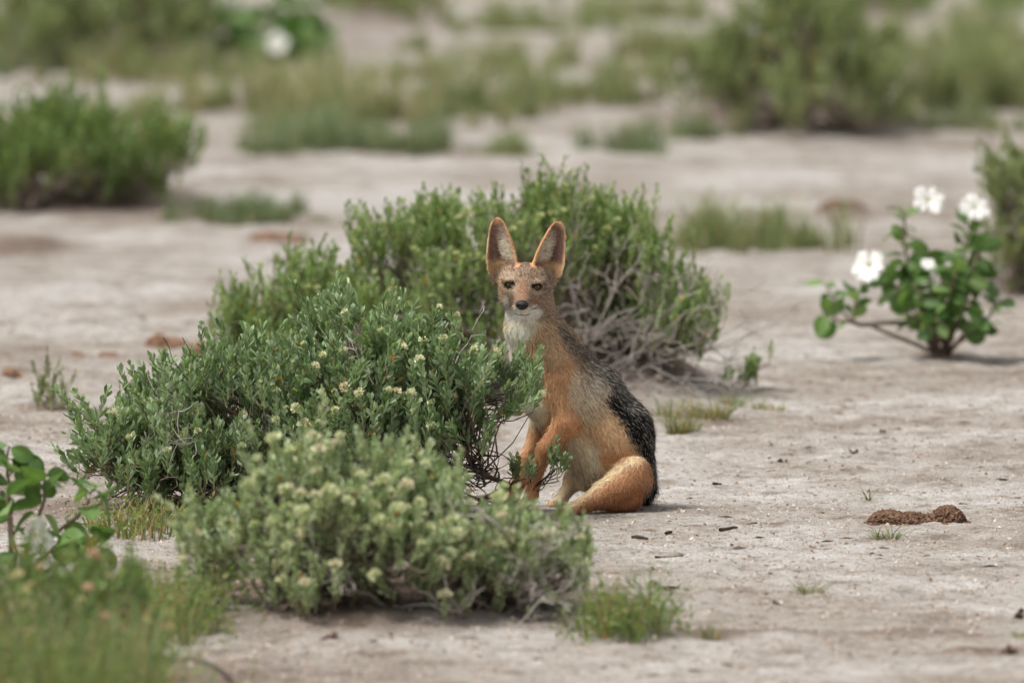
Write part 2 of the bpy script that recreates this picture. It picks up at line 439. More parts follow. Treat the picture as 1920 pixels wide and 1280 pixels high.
        return np.clip(best, 0, 1)
    def blob(x, y, cx, cy, rx, ry, soft=0.35):
        q = np.hypot((x - cx) / rx, (y - cy) / ry); return np.clip((1 - q) / soft + 0.5, 0, 1)
    def coat(Pn, Nn, R):
        """colour, length (units), grizzle for points Pn with normals Nn; R = random generator"""
        x = Pn[:, 0] + 1090; d = Pn[:, 1]; y = 960 - Pn[:, 2] - KS * d; n = len(x)
        j = R.normal(0, 4.5, (2, n)) * np.where(y < 600, 0.3, 1.0); x = x + j[0]; y = y + j[1]
        C = np.tile(lin(216, 178, 132), (n, 1)); Lg = np.full(n, 17.0); gz = np.full(n, 0.10); wh = np.zeros(n)
        def lay(w, c, lg=None, g=None, white=None):
            nonlocal C, Lg, gz, wh
            C = C * (1 - w[:, None]) + np.array(c) * w[:, None]
            if lg is not None: Lg = Lg * (1 - w) + lg * w
            if g is not None: gz = gz * (1 - w) + g * w
            if white is not None: wh = wh * (1 - w) + white * w
        lay(blob(x, y, 1050, 722, 62, 72) * 0.75, lin(206, 152, 100), 13, 0.10)
        lay(blob(x, y, 1035, 640, 40, 46) * 0.85, lin(206, 172, 130), 13, 0.16)
        lay(blob(x, y, 1092, 730, 26, 52) * 0.8, lin(224, 206, 178), 16, 0.24)
        lay(blob(x, y, 1112, 745, 34, 50) * 0.5, lin(224, 206, 178), 16, 0.24)
        lay(blob(x, y, 1150, 830, 48, 50) * 0.7, lin(214, 172, 126), 14, 0.05)
        lay(blob(x, y, 1088, 880, 40, 58) * 0.95, lin(240, 224, 194), 17, 0.03)
        lay(seg2(x, y, [(1052, 812), (1072, 842), (1092, 900)], [12, 22, 30]), lin(212, 194, 164), 18, 0.03)
        # throat and breast
        lay(seg2(x, y, [(978, 600), (960, 640), (966, 690), (986, 728), (1005, 775)], [30, 21, 19, 21, 24]) * 0.95, lin(254, 238, 204), 12, 0.02)
        # saddle
        sad = seg2(x, y, [(1046, 606), (1084, 652), (1136, 692), (1186, 748), (1214, 810), (1226, 872), (1222, 945)], [4, 9, 17, 24, 21, 16, 13])
        lay(sad, lin(26, 25, 26), 15, 0.12, 0.22)
        lay(seg2(x, y, [(1050, 612), (1092, 668), (1128, 706)], [12, 20, 22]) * .6, lin(136, 122, 104), 14, 0.36, 0.25)
        lay(blob(x, y, 1120, 722, 24, 26) * 0.7, lin(176, 164, 146), 15, 0.3, 0.30)
        lay(seg2(x, y, [(1120, 690), (1160, 722), (1190, 770)], [10, 13, 9]) * 0.75, lin(80, 80, 82), 14, 0.2, 0.45)
        lay(seg2(x, y, [(1146, 748), (1186, 800), (1212, 868)], [13, 15, 10]), lin(26, 25, 26), 14, 0.05, 0.08)
        # tail
        tl = np.clip((d - 90) / 12, 0, 1) * np.clip((x - 1140) / 10, 0, 1) * np.clip((y - 860) / 20, 0, 1)
        lay(tl, lin(32, 30, 30), 26, 0.1, 0.08)
        # forelegs
        lg1 = seg2(x, y, [(1066, 790), (1026, 838), (1005, 876), (995, 930), (976, 950)], [26, 22, 18, 18, 20]) * np.clip((46 - d) / 10, 0, 1) * np.clip((y - 760) / 30, 0, 1)
        lay(lg1, lin(204, 144, 92), 9, 0.04)
        lg2 = seg2(x, y, [(1010, 812), (986, 858), (972, 905), (962, 930), (944, 946)], [22, 18, 17, 17, 18]) * np.clip((d - 60) / 10, 0, 1) * np.clip((y - 790) / 20, 0, 1)
        lay(lg2, lin(206, 152, 102), 8, 0.04)
        lay(seg2(x, y, [(1002, 855), (996, 890)], [9, 8]) * np.clip((d - 60) / 10, 0, 1) * 0.8, lin(205, 180, 140), 9, 0.03)
        # hind leg
        th = np.clip((22 - d) / 14, 0, 1) * np.clip((y - 838) / 14, 0, 1) * np.clip((x - 1010) / 10, 0, 1)
        th = th * np.clip(1.0 - lg1, 0, 1) * np.where((x < 1120) & (y < 905 - (x - 1120) * 0.5) & (d > -40), 0.0, 1.0)
        lay(th, lin(198, 142, 92), 12, 0.05)
        lay(th * seg2(x, y, [(1206, 930), (1150, 948), (1090, 962)], [27, 22, 13]) * 0.9, lin(172, 112, 68), 11, 0.06)
        lay(th * seg2(x, y, [(1196, 858), (1156, 880), (1112, 916), (1066, 950)], [9, 9, 8, 6]) * 0.85, lin(240, 214, 172), 12, 0.03)
        lay(seg2(x, y, [(1100, 914), (1132, 886), (1172, 858)], [7, 9, 8]) * np.clip((d + 10) / 12, 0, 1) * (1 - th) * .7, lin(158, 108, 68), 12, .15)  # crease shade between thigh and belly, painted into the coat
        fh = np.clip((d - 85) / 10, 0, 1) * np.clip((y - 880) / 10, 0, 1) * np.clip((1092 - x) / 8, 0, 1) * np.clip((x - 1022) / 8, 0, 1)
        lay(fh, lin(205, 180, 145), 9, 0.05)
        # head
        hd = np.clip((604 + 0.25 * np.abs(x - 982) * 0 - y) / 10, 0, 1) * np.clip((64 - d) / 16, 0, 1)
        lay(hd, lin(172, 144, 116), 8, 0.42, 0.20)
        lay(hd * blob(x, y, 984, 500, 22, 18) * 0.6, lin(148, 114, 88), 7, 0.44, 0.16)
        lay(hd * blob(x, y, 1033, 575, 20, 34) * 0.7, lin(182, 154, 124), 9, 0.34, 0.15)
        lay(hd * blob(x, y, 938, 545, 12, 26) * 0.6, lin(196, 158, 116), 8, 0.25, 0.1)
        front = np.clip((-22 - d) / 12, 0, 1)
        lay(hd * front * seg2(x, y, [(981, 530), (980, 546), (979, 563)], [7, 12, 12]) * 0.8, lin(146, 100, 72), 5, 0.30)
        lay(hd * front * seg2(x, y, [(964, 549), (958, 566)], [6, 7]) * 0.6, lin(150, 108, 78), 4, 0.3)
        lay(hd * front * seg2(x, y, [(998, 552), (1003, 568)], [6, 7]) * 0.6, lin(150, 108, 78), 4, 0.3)
        lay(hd * (blob(x, y, 958, 583, 14, 9, .6) * .85 + blob(x, y, 1001, 583, 14, 11, .6) + blob(x, y, 976, 595, 26, 11, .6)).clip(0, 1) * .95, lin(252, 247, 238), 6, 0.01)
        lay(hd * front * blob(x, y, 949, 566, 6, 12, .6) * 0.85, lin(232, 222, 206), 7, 0.03)
        lay(hd * front * blob(x, y, 979, 584, 12, 7, .6) * 0.9, lin(232, 222, 206), 3, 0.06)
        for ex, ey in ((955, 533.5), (1006.5, 537.5)):
            lay(hd * front * blob(x, y, ex, ey - 10, 11, 4) * 0.45, lin(206, 184, 152), 3.5, 0.10)
            lay(hd * front * blob(x, y, ex, ey + 10.5, 11, 4) * 0.5, lin(196, 178, 152), 4, 0.25)
            lay(hd * front * blob(x, y, ex, ey, 11.6, 7.0, 0.2), lin(34, 24, 19), 1.2, 0.0)
        # ears
        for ei, (B, u, v, w, Lh) in enumerate(EARS):
            q = Pn - B; lu = q @ u; lv = (q @ v) / Lh; lw = q @ w
            hw = np.interp(lv, [-0.3, 0, 0.25, 0.5, 0.75, 0.88, 0.95, 0.985, 1.0], [26, 31, 30, 25.5, 18.8, 14.2, 9.8, 5.5, 2])
            on = (lv > -0.14) & (lv < 1.05) & (np.abs(lu) < hw + 6) & (np.abs(lw) < 34)
            fl = np.clip((lv + 0.12 - 0.10 * (np.abs(lu) / hw < 0.6)) / 0.10, 0, 1) * on
            lay(fl, lin(212, 156, 104), 5, 0.05, 0)
            face = (Nn @ w > 0.05)
            e = np.abs(lu) / hw
            med = lu if ei == 0 else -lu                       # towards the crown of the head
            inn = fl * face * np.clip((0.93 - e) / 0.16, 0, 1) * np.clip((0.97 - lv) / 0.12, 0, 1)
            lay(inn, lin(116, 84, 70), 5, 0.25, 0.16)
            lay(inn * np.clip((med + 10 - 14 * np.abs(lv - 0.42)) / 14, 0, 1) * np.clip((lv - 0.06) / 0.15, 0, 1) * np.clip((0.88 - lv) / 0.4, 0, 1), lin(230, 212, 184), 13, 0.14)
            lay(inn * np.clip((2 - np.abs(med + 6)) / 5 + 1, 0, 1) * np.clip((0.6 - lv) / 0.15, 0, 1) * 0.7, lin(66, 38, 28), 3, 0.2)
            lay(fl * np.clip((0.22 - lv) / 0.14, 0, 1) * np.clip((10 - med) / 14, 0, 1) * 0.85, lin(205, 160, 104), 7, 0.1)
            lay(fl * np.clip((e - 0.86) / 0.06, 0, 1) * (med < 0) * 0.8, lin(226, 190, 140), 3, 0.03)
        C = C * .80 + .20 * (C @ np.array([.3, .55, .15]))[:, None] * np.array([1.12, 1.0, .88])
        return C, Lg, gz, wh, x, y, d
    R = np.random.default_rng(5)
    C, Lg, gz, wh, *_ = coat(V, VN, R)
    me = np_mesh('jackal_body', V * SJ, [Q], np.clip(C * 0.95, 0, .9), True)
    ob('body', me, M_HIDE, root)

    # ---- fur strands
    tri = np.concatenate([Q[:, [0, 1, 2]], Q[:, [0, 2, 3]]])
    ar = 0.5 * np.linalg.norm(np.cross(V[tri[:, 1]] - V[tri[:, 0]], V[tri[:, 2]] - V[tri[:, 0]]), axis=1)
    cen = V[tri].mean(1)
    cy_ = 960 - cen[:, 2] - KS * cen[:, 1]
    dens = ar * np.where(cy_ < 700, 2.2, 1.0) * np.where(cen[:, 1] > 90, 0.55, 1.0)
    NF = 230000
    ti = R.choice(len(tri), NF, p=dens / dens.sum())
    b = R.random((NF, 2)); fl = b.sum(1) > 1; b[fl] = 1 - b[fl]
    T = tri[ti]
    root_p = V[T[:, 0]] * (1 - b.sum(1))[:, None] + V[T[:, 1]] * b[:, :1] + V[T[:, 2]] * b[:, 1:]
    rn = nrm(VN[T[:, 0]] * (1 - b.sum(1))[:, None] + VN[T[:, 1]] * b[:, :1] + VN[T[:, 2]] * b[:, 1:])
    C, Lg, gz, wh, x, y, d = coat(root_p, rn, R)
    # keep the eyes and the nose bare, no hair through the ground
    keep = np.ones(NF, bool)
    for ex, ey in ((955, 533.5), (1006.5, 537.5)):
        keep &= ~((np.hypot((x - ex) / 11.2, (y - ey) / 7.0) < 1) & (d < -20))
    keep &= ~((np.hypot((x - 979) / 12, (y - 572) / 9) < 1) & (d < -95))
    keep &= root_p[:, 2] > 1.5
    keep &= ~((seg2(x, y, [(966, 587), (974, 591), (984, 592), (992, 589)], [3.0, 3.0, 3.0, 3.0]) > .5) & (d < -55))     # lips
    # flow field (modelling space: x right, y away, z up)
    flow = np.zeros((NF, 3))
    flow[:] = (0.45, 0.05, -0.9)                                     # trunk: back and down
    def setf(w, f): flow[:] = flow * (1 - w[:, None]) + np.array(f) * w[:, None]
    setf(np.clip((1075 - x) / 30, 0, 1) * (y > 590), (0.10, 0.1, -1.0))
    setf(seg2(x, y, [(1046, 606), (1084, 652), (1136, 692), (1186, 748), (1214, 810), (1226, 872)], [30, 40, 50, 50, 40, 30]), (0.55, 0.05, -0.85))
    setf(np.clip((y - 830) / 20, 0, 1) * (x > 1195), (0.12, 0.1, -1.0))
    setf(np.clip((20 - d) / 12, 0, 1) * np.clip((y - 850) / 20, 0, 1) * (x > 1040) , (-0.25, -0.1, -0.9))
    setf(((x < 1072) & (y > 800)).astype(float), (-0.25, -0.1, -1.0))
    hd = np.clip((606 - y) / 10, 0, 1) * np.clip((64 - d) / 16, 0, 1)
    hf = np.stack([(x - 980) / 40, np.full(NF, 0.8), (566 - y) / 40 - 0.10], 1)
    flow[:] = flow * (1 - hd[:, None]) + nrm(hf) * hd[:, None]
    low = hd * np.clip((y - 556) / 12, 0, 1)
    hf2 = np.stack([(x - 980) / 45, np.full(NF, 0.5), np.full(NF, -0.8)], 1)
    flow[:] = flow * (1 - low[:, None]) + nrm(hf2) * low[:, None]
    for ei, (B, u, v, w, Lh) in enumerate(EARS):
        q = root_p - B; lv = (q @ v) / Lh; lu = q @ u; lw = q @ w
        on = (lv > 0.04) & (lv < 1.05) & (np.abs(lu) < 34) & (np.abs(lw) < 34)
        flow[on] = v
        face = on & ((rn @ w) > 0.05)
        sgn = 1 if ei == 0 else -1
        long_in = face & (lu * sgn > -4) & (lv < 0.8)
        flow[long_in] = (-u * sgn * 0.85 + v * 0.25 + w * 0.5)
    cell = np.floor(root_p / 5.0).astype(np.int64)
    hsh = lambda k: _hash(cell[:, 0] * 7 + cell[:, 2] * 131, cell[:, 1] * 17 + cell[:, 2], k)
    clump = np.stack([hsh(1), hsh(2), hsh(3)], 1) - 0.5
    ft = nrm(flow - rn * (flow * rn).sum(1)[:, None])
    lift = 0.18 + R.random(NF) ** 2 * 0.42
    dirn = nrm(ft + rn * lift[:, None] + clump * 0.30 + R.normal(0, 0.12, (NF, 3)))
    ln = Lg * 0.74 * (0.6 + 0.75 * R.random(NF))
    gh = R.random(NF) < .045                                        # stray guard hairs
    ln = np.where(gh & (Lg > 6), ln * 1.45, ln); dirn = np.where(gh[:, None], nrm(dirn + rn * .35), dirn)
    side = nrm(np.cross(dirn, rn)); roll = R.uniform(-0.9, 0.9, NF)
    up = nrm(np.cross(side, dirn))
    side = side * np.cos(roll)[:, None] + up * np.sin(roll)[:, None]
    wd = np.where(ln < 5, 0.27, 0.31) * (0.7 + 0.6 * R.random(NF))
    base = root_p - rn * 0.8
    tipd = nrm(dirn + ft * 0.35 - rn * 0.12)
    mid = base + dirn * (ln * 0.5)[:, None]; tip = mid + tipd * (ln * 0.5)[:, None]
    # colours
    u1 = R.random(NF)
    br = (0.76 + 0.56 * R.random(NF)) * (0.84 + 0.34 * hsh(9)) * 1.22
    HC = np.clip(C * br[:, None], 0, .95)
    dark = u1 < gz
    HC[dark] = HC[dark] * 0.22
    light = (~dark) & (R.random(NF) < wh)
    HC[light] = lin(214, 204, 188) * (0.75 + 0.35 * R.random(light.sum()))[:, None]
    k = keep
    tipk = np.where(R.random(NF) < .13, .4, 1.1)
    n = int(k.sum())
    Vv = np.stack([(base - side * wd[:, None])[k], (base + side * wd[:, None])[k], (mid - side * (wd * 0.85)[:, None])[k], (mid + side * (wd * 0.85)[:, None])[k], tip[k]], 1)
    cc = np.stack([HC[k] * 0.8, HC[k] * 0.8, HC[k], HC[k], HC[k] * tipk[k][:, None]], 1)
    nn = nrm(rn + 0.35 * up); nn = np.repeat(nn[k][:, None, :], 5, 1)
    i0 = np.arange(n)[:, None] * 5
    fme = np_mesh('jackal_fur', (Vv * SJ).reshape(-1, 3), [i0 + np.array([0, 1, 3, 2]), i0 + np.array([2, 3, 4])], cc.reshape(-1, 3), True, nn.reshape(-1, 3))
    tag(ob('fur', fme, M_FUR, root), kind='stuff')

    # ---- eyes, nose, mouth, whiskers, claws
    def front_d(px, py):
        z = 960 - py; i = int(round((px - 1090 - ax[0]) / st))
        for jx, dd in enumerate(ay):
            kz = int(round((z - KS * dd - az[0]) / st))
            if S[i, jx, kz] < 0: return float(dd)
        return -30.0
    for (ex, ey, rot, sgn) in ((955, 533.5, 0.06, -1), (1006.5, 537.5, -0.16, 1)):
        dd = front_d(ex, ey) - 2.0
        nr_, nth = 9, 28
        vs_, cs_ = [], []
        for i in range(nr_ + 1):
            r = i / nr_
            for k2 in range(nth):
                t = 2 * math.pi * k2 / nth
                xx = 9.8 * r * math.cos(t); zz = 5.5 * r * math.sin(t) * (1 - 0.35 * abs(math.cos(t)) ** 3)
                zz += 1.5 * (xx / 9.8) * sgn
                yy = -4.6 * (1 - r * r) + abs(xx) * 0.12 + xx * sgn * 0.18
                q = math.hypot(xx + 0.3 * sgn * 0, zz * 1.0)
                c = lin(6, 5, 5) if q < 2.1 else (lin(112, 84, 50) if q < 4.2 else (lin(64, 46, 30) if q < 5.2 else lin(22, 15, 11)))
                vs_.append((xx, yy, zz)); cs_.append(c)
        fs = [[i * nth + k2, i * nth + (k2 + 1) % nth, (i + 1) * nth + (k2 + 1) % nth, (i + 1) * nth + k2] for i in range(nr_) for k2 in range(nth)]
        eme = np_mesh('jackal_eye', np.array(vs_) * SJ, [np.array(fs)], np.array(cs_), True)
        eo = ob('eye', eme, M_EYE, root, tuple(J(ex, ey, dd) * SJ)); eo.rotation_euler = (0, rot, 0)
        # dark lid rim
        vs_ = []
        for k2 in range(nth):
            t = 2 * math.pi * k2 / nth
            for m in range(6):
                a = 2 * math.pi * m / 6; rr = 1.1 if math.sin(t) < 0 else 1.7
                R1 = 1 + 0.0
                xx = (10.0 + rr * math.cos(a)) * math.cos(t); zz = (5.7 + rr * math.cos(a)) * math.sin(t) * (1 - 0.35 * abs(math.cos(t)) ** 3) + 1.5 * math.cos(t) * sgn
                yy = rr * math.sin(a) - 1.2 + abs(xx) * 0.12 + xx * sgn * 0.18
                vs_.append((xx, yy, zz))
        fs = [[k2 * 6 + m, ((k2 + 1) % nth) * 6 + m, ((k2 + 1) % nth) * 6 + (m + 1) % 6, k2 * 6 + (m + 1) % 6] for k2 in range(nth) for m in range(6)]
        ob('eyelid', np_mesh('jackal_eyelid', np.array(vs_) * SJ, [np.array(fs)], np.tile(lin(30, 22, 18), (len(vs_), 1)), True), M_NOSE, eo)
    # nose pad with nostrils
    dd = front_d(979, 574)
    vs_, n1, n2 = [], 22, 30
    for i in range(n1 + 1):
        ph = math.pi * i / n1
        for k2 in range(n2):
            t = 2 * math.pi * k2 / n2
            v = np.array([math.sin(ph) * math.cos(t), -math.sin(ph) * math.sin(t), math.cos(ph)])
            p = v * np.array([12.2, 10.0, 9.4])
            p[0] *= 1.0 + 0.12 * v[2]
            for sx in (-1, 1):
                q = (v[0] - sx * 0.50) ** 2 / 0.05 + (v[2] + 0.12) ** 2 / 0.035
                if v[1] < 0: p -= v * 4.2 * math.exp(-q)
            if v[1] < 0: p -= v * 1.0 * math.exp(-(v[0] ** 2) / 0.004) * (v[2] < 0.1)
            vs_.append(p)
    fs = [[i * n2 + k2, (i + 1) * n2 + k2, (i + 1) * n2 + (k2 + 1) % n2, i * n2 + (k2 + 1) % n2] for i in range(n1) for k2 in range(n2)]
    no = ob('nose', np_mesh('jackal_nose', np.array(vs_) * SJ, [np.array(fs)], np.tile(lin(30, 28, 29), (len(vs_), 1)), True), M_NOSE, root, tuple((J(978.5, 572.5, dd + 1)) * SJ))
    no.rotation_euler = (0.12, 0.05, 0)
    # mouth line
    pts = [(965, 587.5), (969, 589.5), (973.5, 590.8), (978, 590.3), (983, 591.3), (988, 590.8), (993, 588.5)]
    W = np.array([J(a, c, front_d(a, c) - 3.0) for a, c in pts]) * SJ
    xm = W[:, 0] - W[:, 0].mean(); W[:, 1] = W[:, 1].min() + 18.0 * xm ** 2 - 0.002        # one smooth lip line round the chin
    W[:, 2] = (960 - np.array([c for _, c in pts])) * SJ - KS * W[:, 1]
    vm_, fm_ = tube_batch(W[None], np.full((1, len(W)), 0.6 * SJ), 5)
    ob('mouth', np_mesh('jackal_mouth', vm_, [fm_], np.tile(lin(40, 30, 28), (len(vm_), 1)), True), M_NOSE, root)
    # whiskers
    pl = []
    for sx, x0 in ((-1, 966), (1, 993)):
        for m in range(7):
            a = J(x0 + sx * R.uniform(-3, 5), 578 + R.uniform(-5, 5), -92 + R.uniform(-6, 14))
            e = a + np.array([sx * R.uniform(22, 38), R.uniform(-2, 14), R.uniform(-14, 8)])
            mm = (a + e) / 2 + np.array([0, 0, 4.0]); pl.append([a, mm, e])
    pl = np.array(pl) * SJ
    vm_, fm_ = tube_batch(pl, np.tile([0.28 * SJ, 0.2 * SJ, 0.06 * SJ], (len(pl), 1)), 3)
    tag(ob('whisker', np_mesh('jackal_whisker', vm_, [fm_], np.tile(lin(60, 55, 50), (len(vm_), 1)), True), M_FUR, root), kind='stuff')
    # claws
    for (a, c, dd) in ((975, 957, -26), (982, 959, -23), (968, 954, -12), (940, 951, 68), (948, 953, 72), (1040, 969, -118), (1045, 972, -125)):
        t = np.array([[0, 0, 2.0], [-2.0, -3.0, 1.2], [-4.2, -5.0, -1.8]]) * SJ
        vm_, fm_ = tube_batch(t[None], np.array([[2.0, 1.5, 0.4]]) * SJ, 6)
        ob('claw', np_mesh('jackal_claw', vm_, [fm_], np.tile(lin(42, 36, 32), (len(vm_), 1)), True), M_NOSE, root, tuple(J(a, c, dd) * SJ))
    return root
# ------------------------------------------------------------------ vegetation
LEAF_V = np.array([(0, 0, 0), (-.30, .33, .03), (.30, .33, .03), (-.5, .68, .05), (.5, .68, .05), (0, 1, 0.0), (0, .33, -.035), (0, .70, -.04)])
LEAF_T = np.array([(0, 6, 1), (0, 2, 6), (3, 7, 5), (7, 4, 5)]); LEAF_Q = np.array([(1, 6, 7, 3), (6, 2, 4, 7)])
SIMP_V = np.array([(0, 0, 0), (-.5, .55, .04), (.5, .55, .04), (0, 1, 0.0)]); SIMP_T = np.array([(0, 2, 1), (1, 2, 3)])
def leaf_frames(pos, axis, nor):
    axis = nrm(axis); x = nrm(np.cross(axis, nor)); n = np.cross(x, axis); return x, axis, n
def leaf_mesh(name, pos, axis, nor, ln, wd, colr, simple=False):
    x, a, n = leaf_frames(pos, axis, nor)
    T = SIMP_V if simple else LEAF_V
    V = pos[:, None, :] + x[:, None, :] * (T[None, :, 0:1] * wd[:, None, None]) + a[:, None, :] * (T[None, :, 1:2] * ln[:, None, None]) + n[:, None, :] * (T[None, :, 2:3] * ln[:, None, None])
    i0 = np.arange(len(pos))[:, None, None] * len(T)
    fs = [(i0 + SIMP_T[None]).reshape(-1, 3)] if simple else [(i0 + LEAF_T[None]).reshape(-1, 3), (i0 + LEAF_Q[None]).reshape(-1, 4)]
    cc = np.repeat(colr[:, None, :], len(T), 1)
    return np_mesh(name, V.reshape(-1, 3), fs, cc.reshape(-1, 3), False)
def head_mesh(name, c1, c2, seed):
    """a small rounded composite flower head: tightly packed pale bracts"""
    R = np.random.default_rng(seed); n = 22
    k = np.arange(n) + 0.5; z = 1 - 1.25 * k / n; th = k * 2.39996
    d = np.stack([np.sqrt(np.clip(1 - z * z, 0, 1)) * np.cos(th), np.sqrt(np.clip(1 - z * z, 0, 1)) * np.sin(th), z], 1)
    pos = d * 0.0028; axis = nrm(d + np.array([0, 0, 0.5])); nor = nrm(np.cross(axis, R.normal(0, 1, (n, 3))))
    cc = c1 + (c2 - c1) * R.random((n, 1))
    return leaf_mesh(name, pos, axis, nor, R.uniform(0.005, 0.0075, n), R.uniform(0.004, 0.006, n), cc)
PAL = {
    'mid':   [lin(106, 130, 88), lin(128, 150, 108), lin(154, 172, 136), lin(90, 118, 70), lin(168, 182, 154)],
    'back':  [lin(108, 132, 74), lin(128, 152, 90), lin(150, 168, 114), lin(96, 124, 64), lin(166, 178, 128)],
    'front': [lin(142, 160, 122), lin(160, 174, 138), lin(178, 188, 154), lin(122, 142, 100), lin(188, 194, 162)],
    'far':   [lin(100, 124, 66), lin(118, 140, 80), lin(86, 112, 54), lin(132, 148, 94)],
    'olive': [lin(122, 134, 92), lin(138, 148, 104), lin(106, 122, 78), lin(152, 158, 116)],
}
DRY = [lin(176, 150, 70), lin(180, 120, 60), lin(160, 140, 90)]
def curve_pts(a, b, K, R, bend=0.12, sag=0.0):
    """(M,3)->(M,3) gently bent polylines with K points"""
    M = len(a); t = np.linspace(0, 1, K)[None, :, None]
    L = np.linalg.norm(b - a, axis=1)[:, None, None]
    off = R.normal(0, 1, (M, 1, 3)) * L * bend; off2 = R.normal(0, 1, (M, 1, 3)) * L * bend * 0.5
    p = a[:, None] * (1 - t) + b[:, None] * t + off * np.sin(math.pi * t) + off2 * np.sin(2 * math.pi * t)
    p[:, :, 2] -= sag * (L[:, :, 0] * np.sin(math.pi * t[:, :, 0]))
    return p
def bark_cols(n_per, M, R, c1, c2):
    c = c1 + (c2 - c1) * R.random((M, 1)); return np.repeat(c, n_per, 0)
def fork_twigs(start, direction, length, radius, R, levels=3, nchild=3, spread=0.7, up=0.15):
    """bare forking twigs -> polylines (M,5,3), radii (M,5)"""
    PL, RD = [], []
    stack = [(np.array(start, float), nrm(np.array(direction, float)), length, radius, levels)]
    while stack:
        p, d, L, r, lv = stack.pop()
        pts = [p]; q = p.copy(); dd = d.copy()
        for i in range(4):
            dd = nrm(dd + R.normal(0, 0.16, 3) + np.array([0, 0, up * 0.15])); q = q + dd * L / 4; pts.append(q.copy())
        PL.append(pts); RD.append(np.linspace(r, r * 0.55, 5))
        if lv > 0:
            for c in range(nchild):
                i = R.integers(1, 5) if c else 4
                nd = nrm(dd + R.normal(0, spread, 3) + np.array([0, 0, up]))
                stack.append((pts[i].copy(), nd, L * R.uniform(0.5, 0.85), r * 0.62, lv - 1))
    return np.array(PL), np.array(RD)

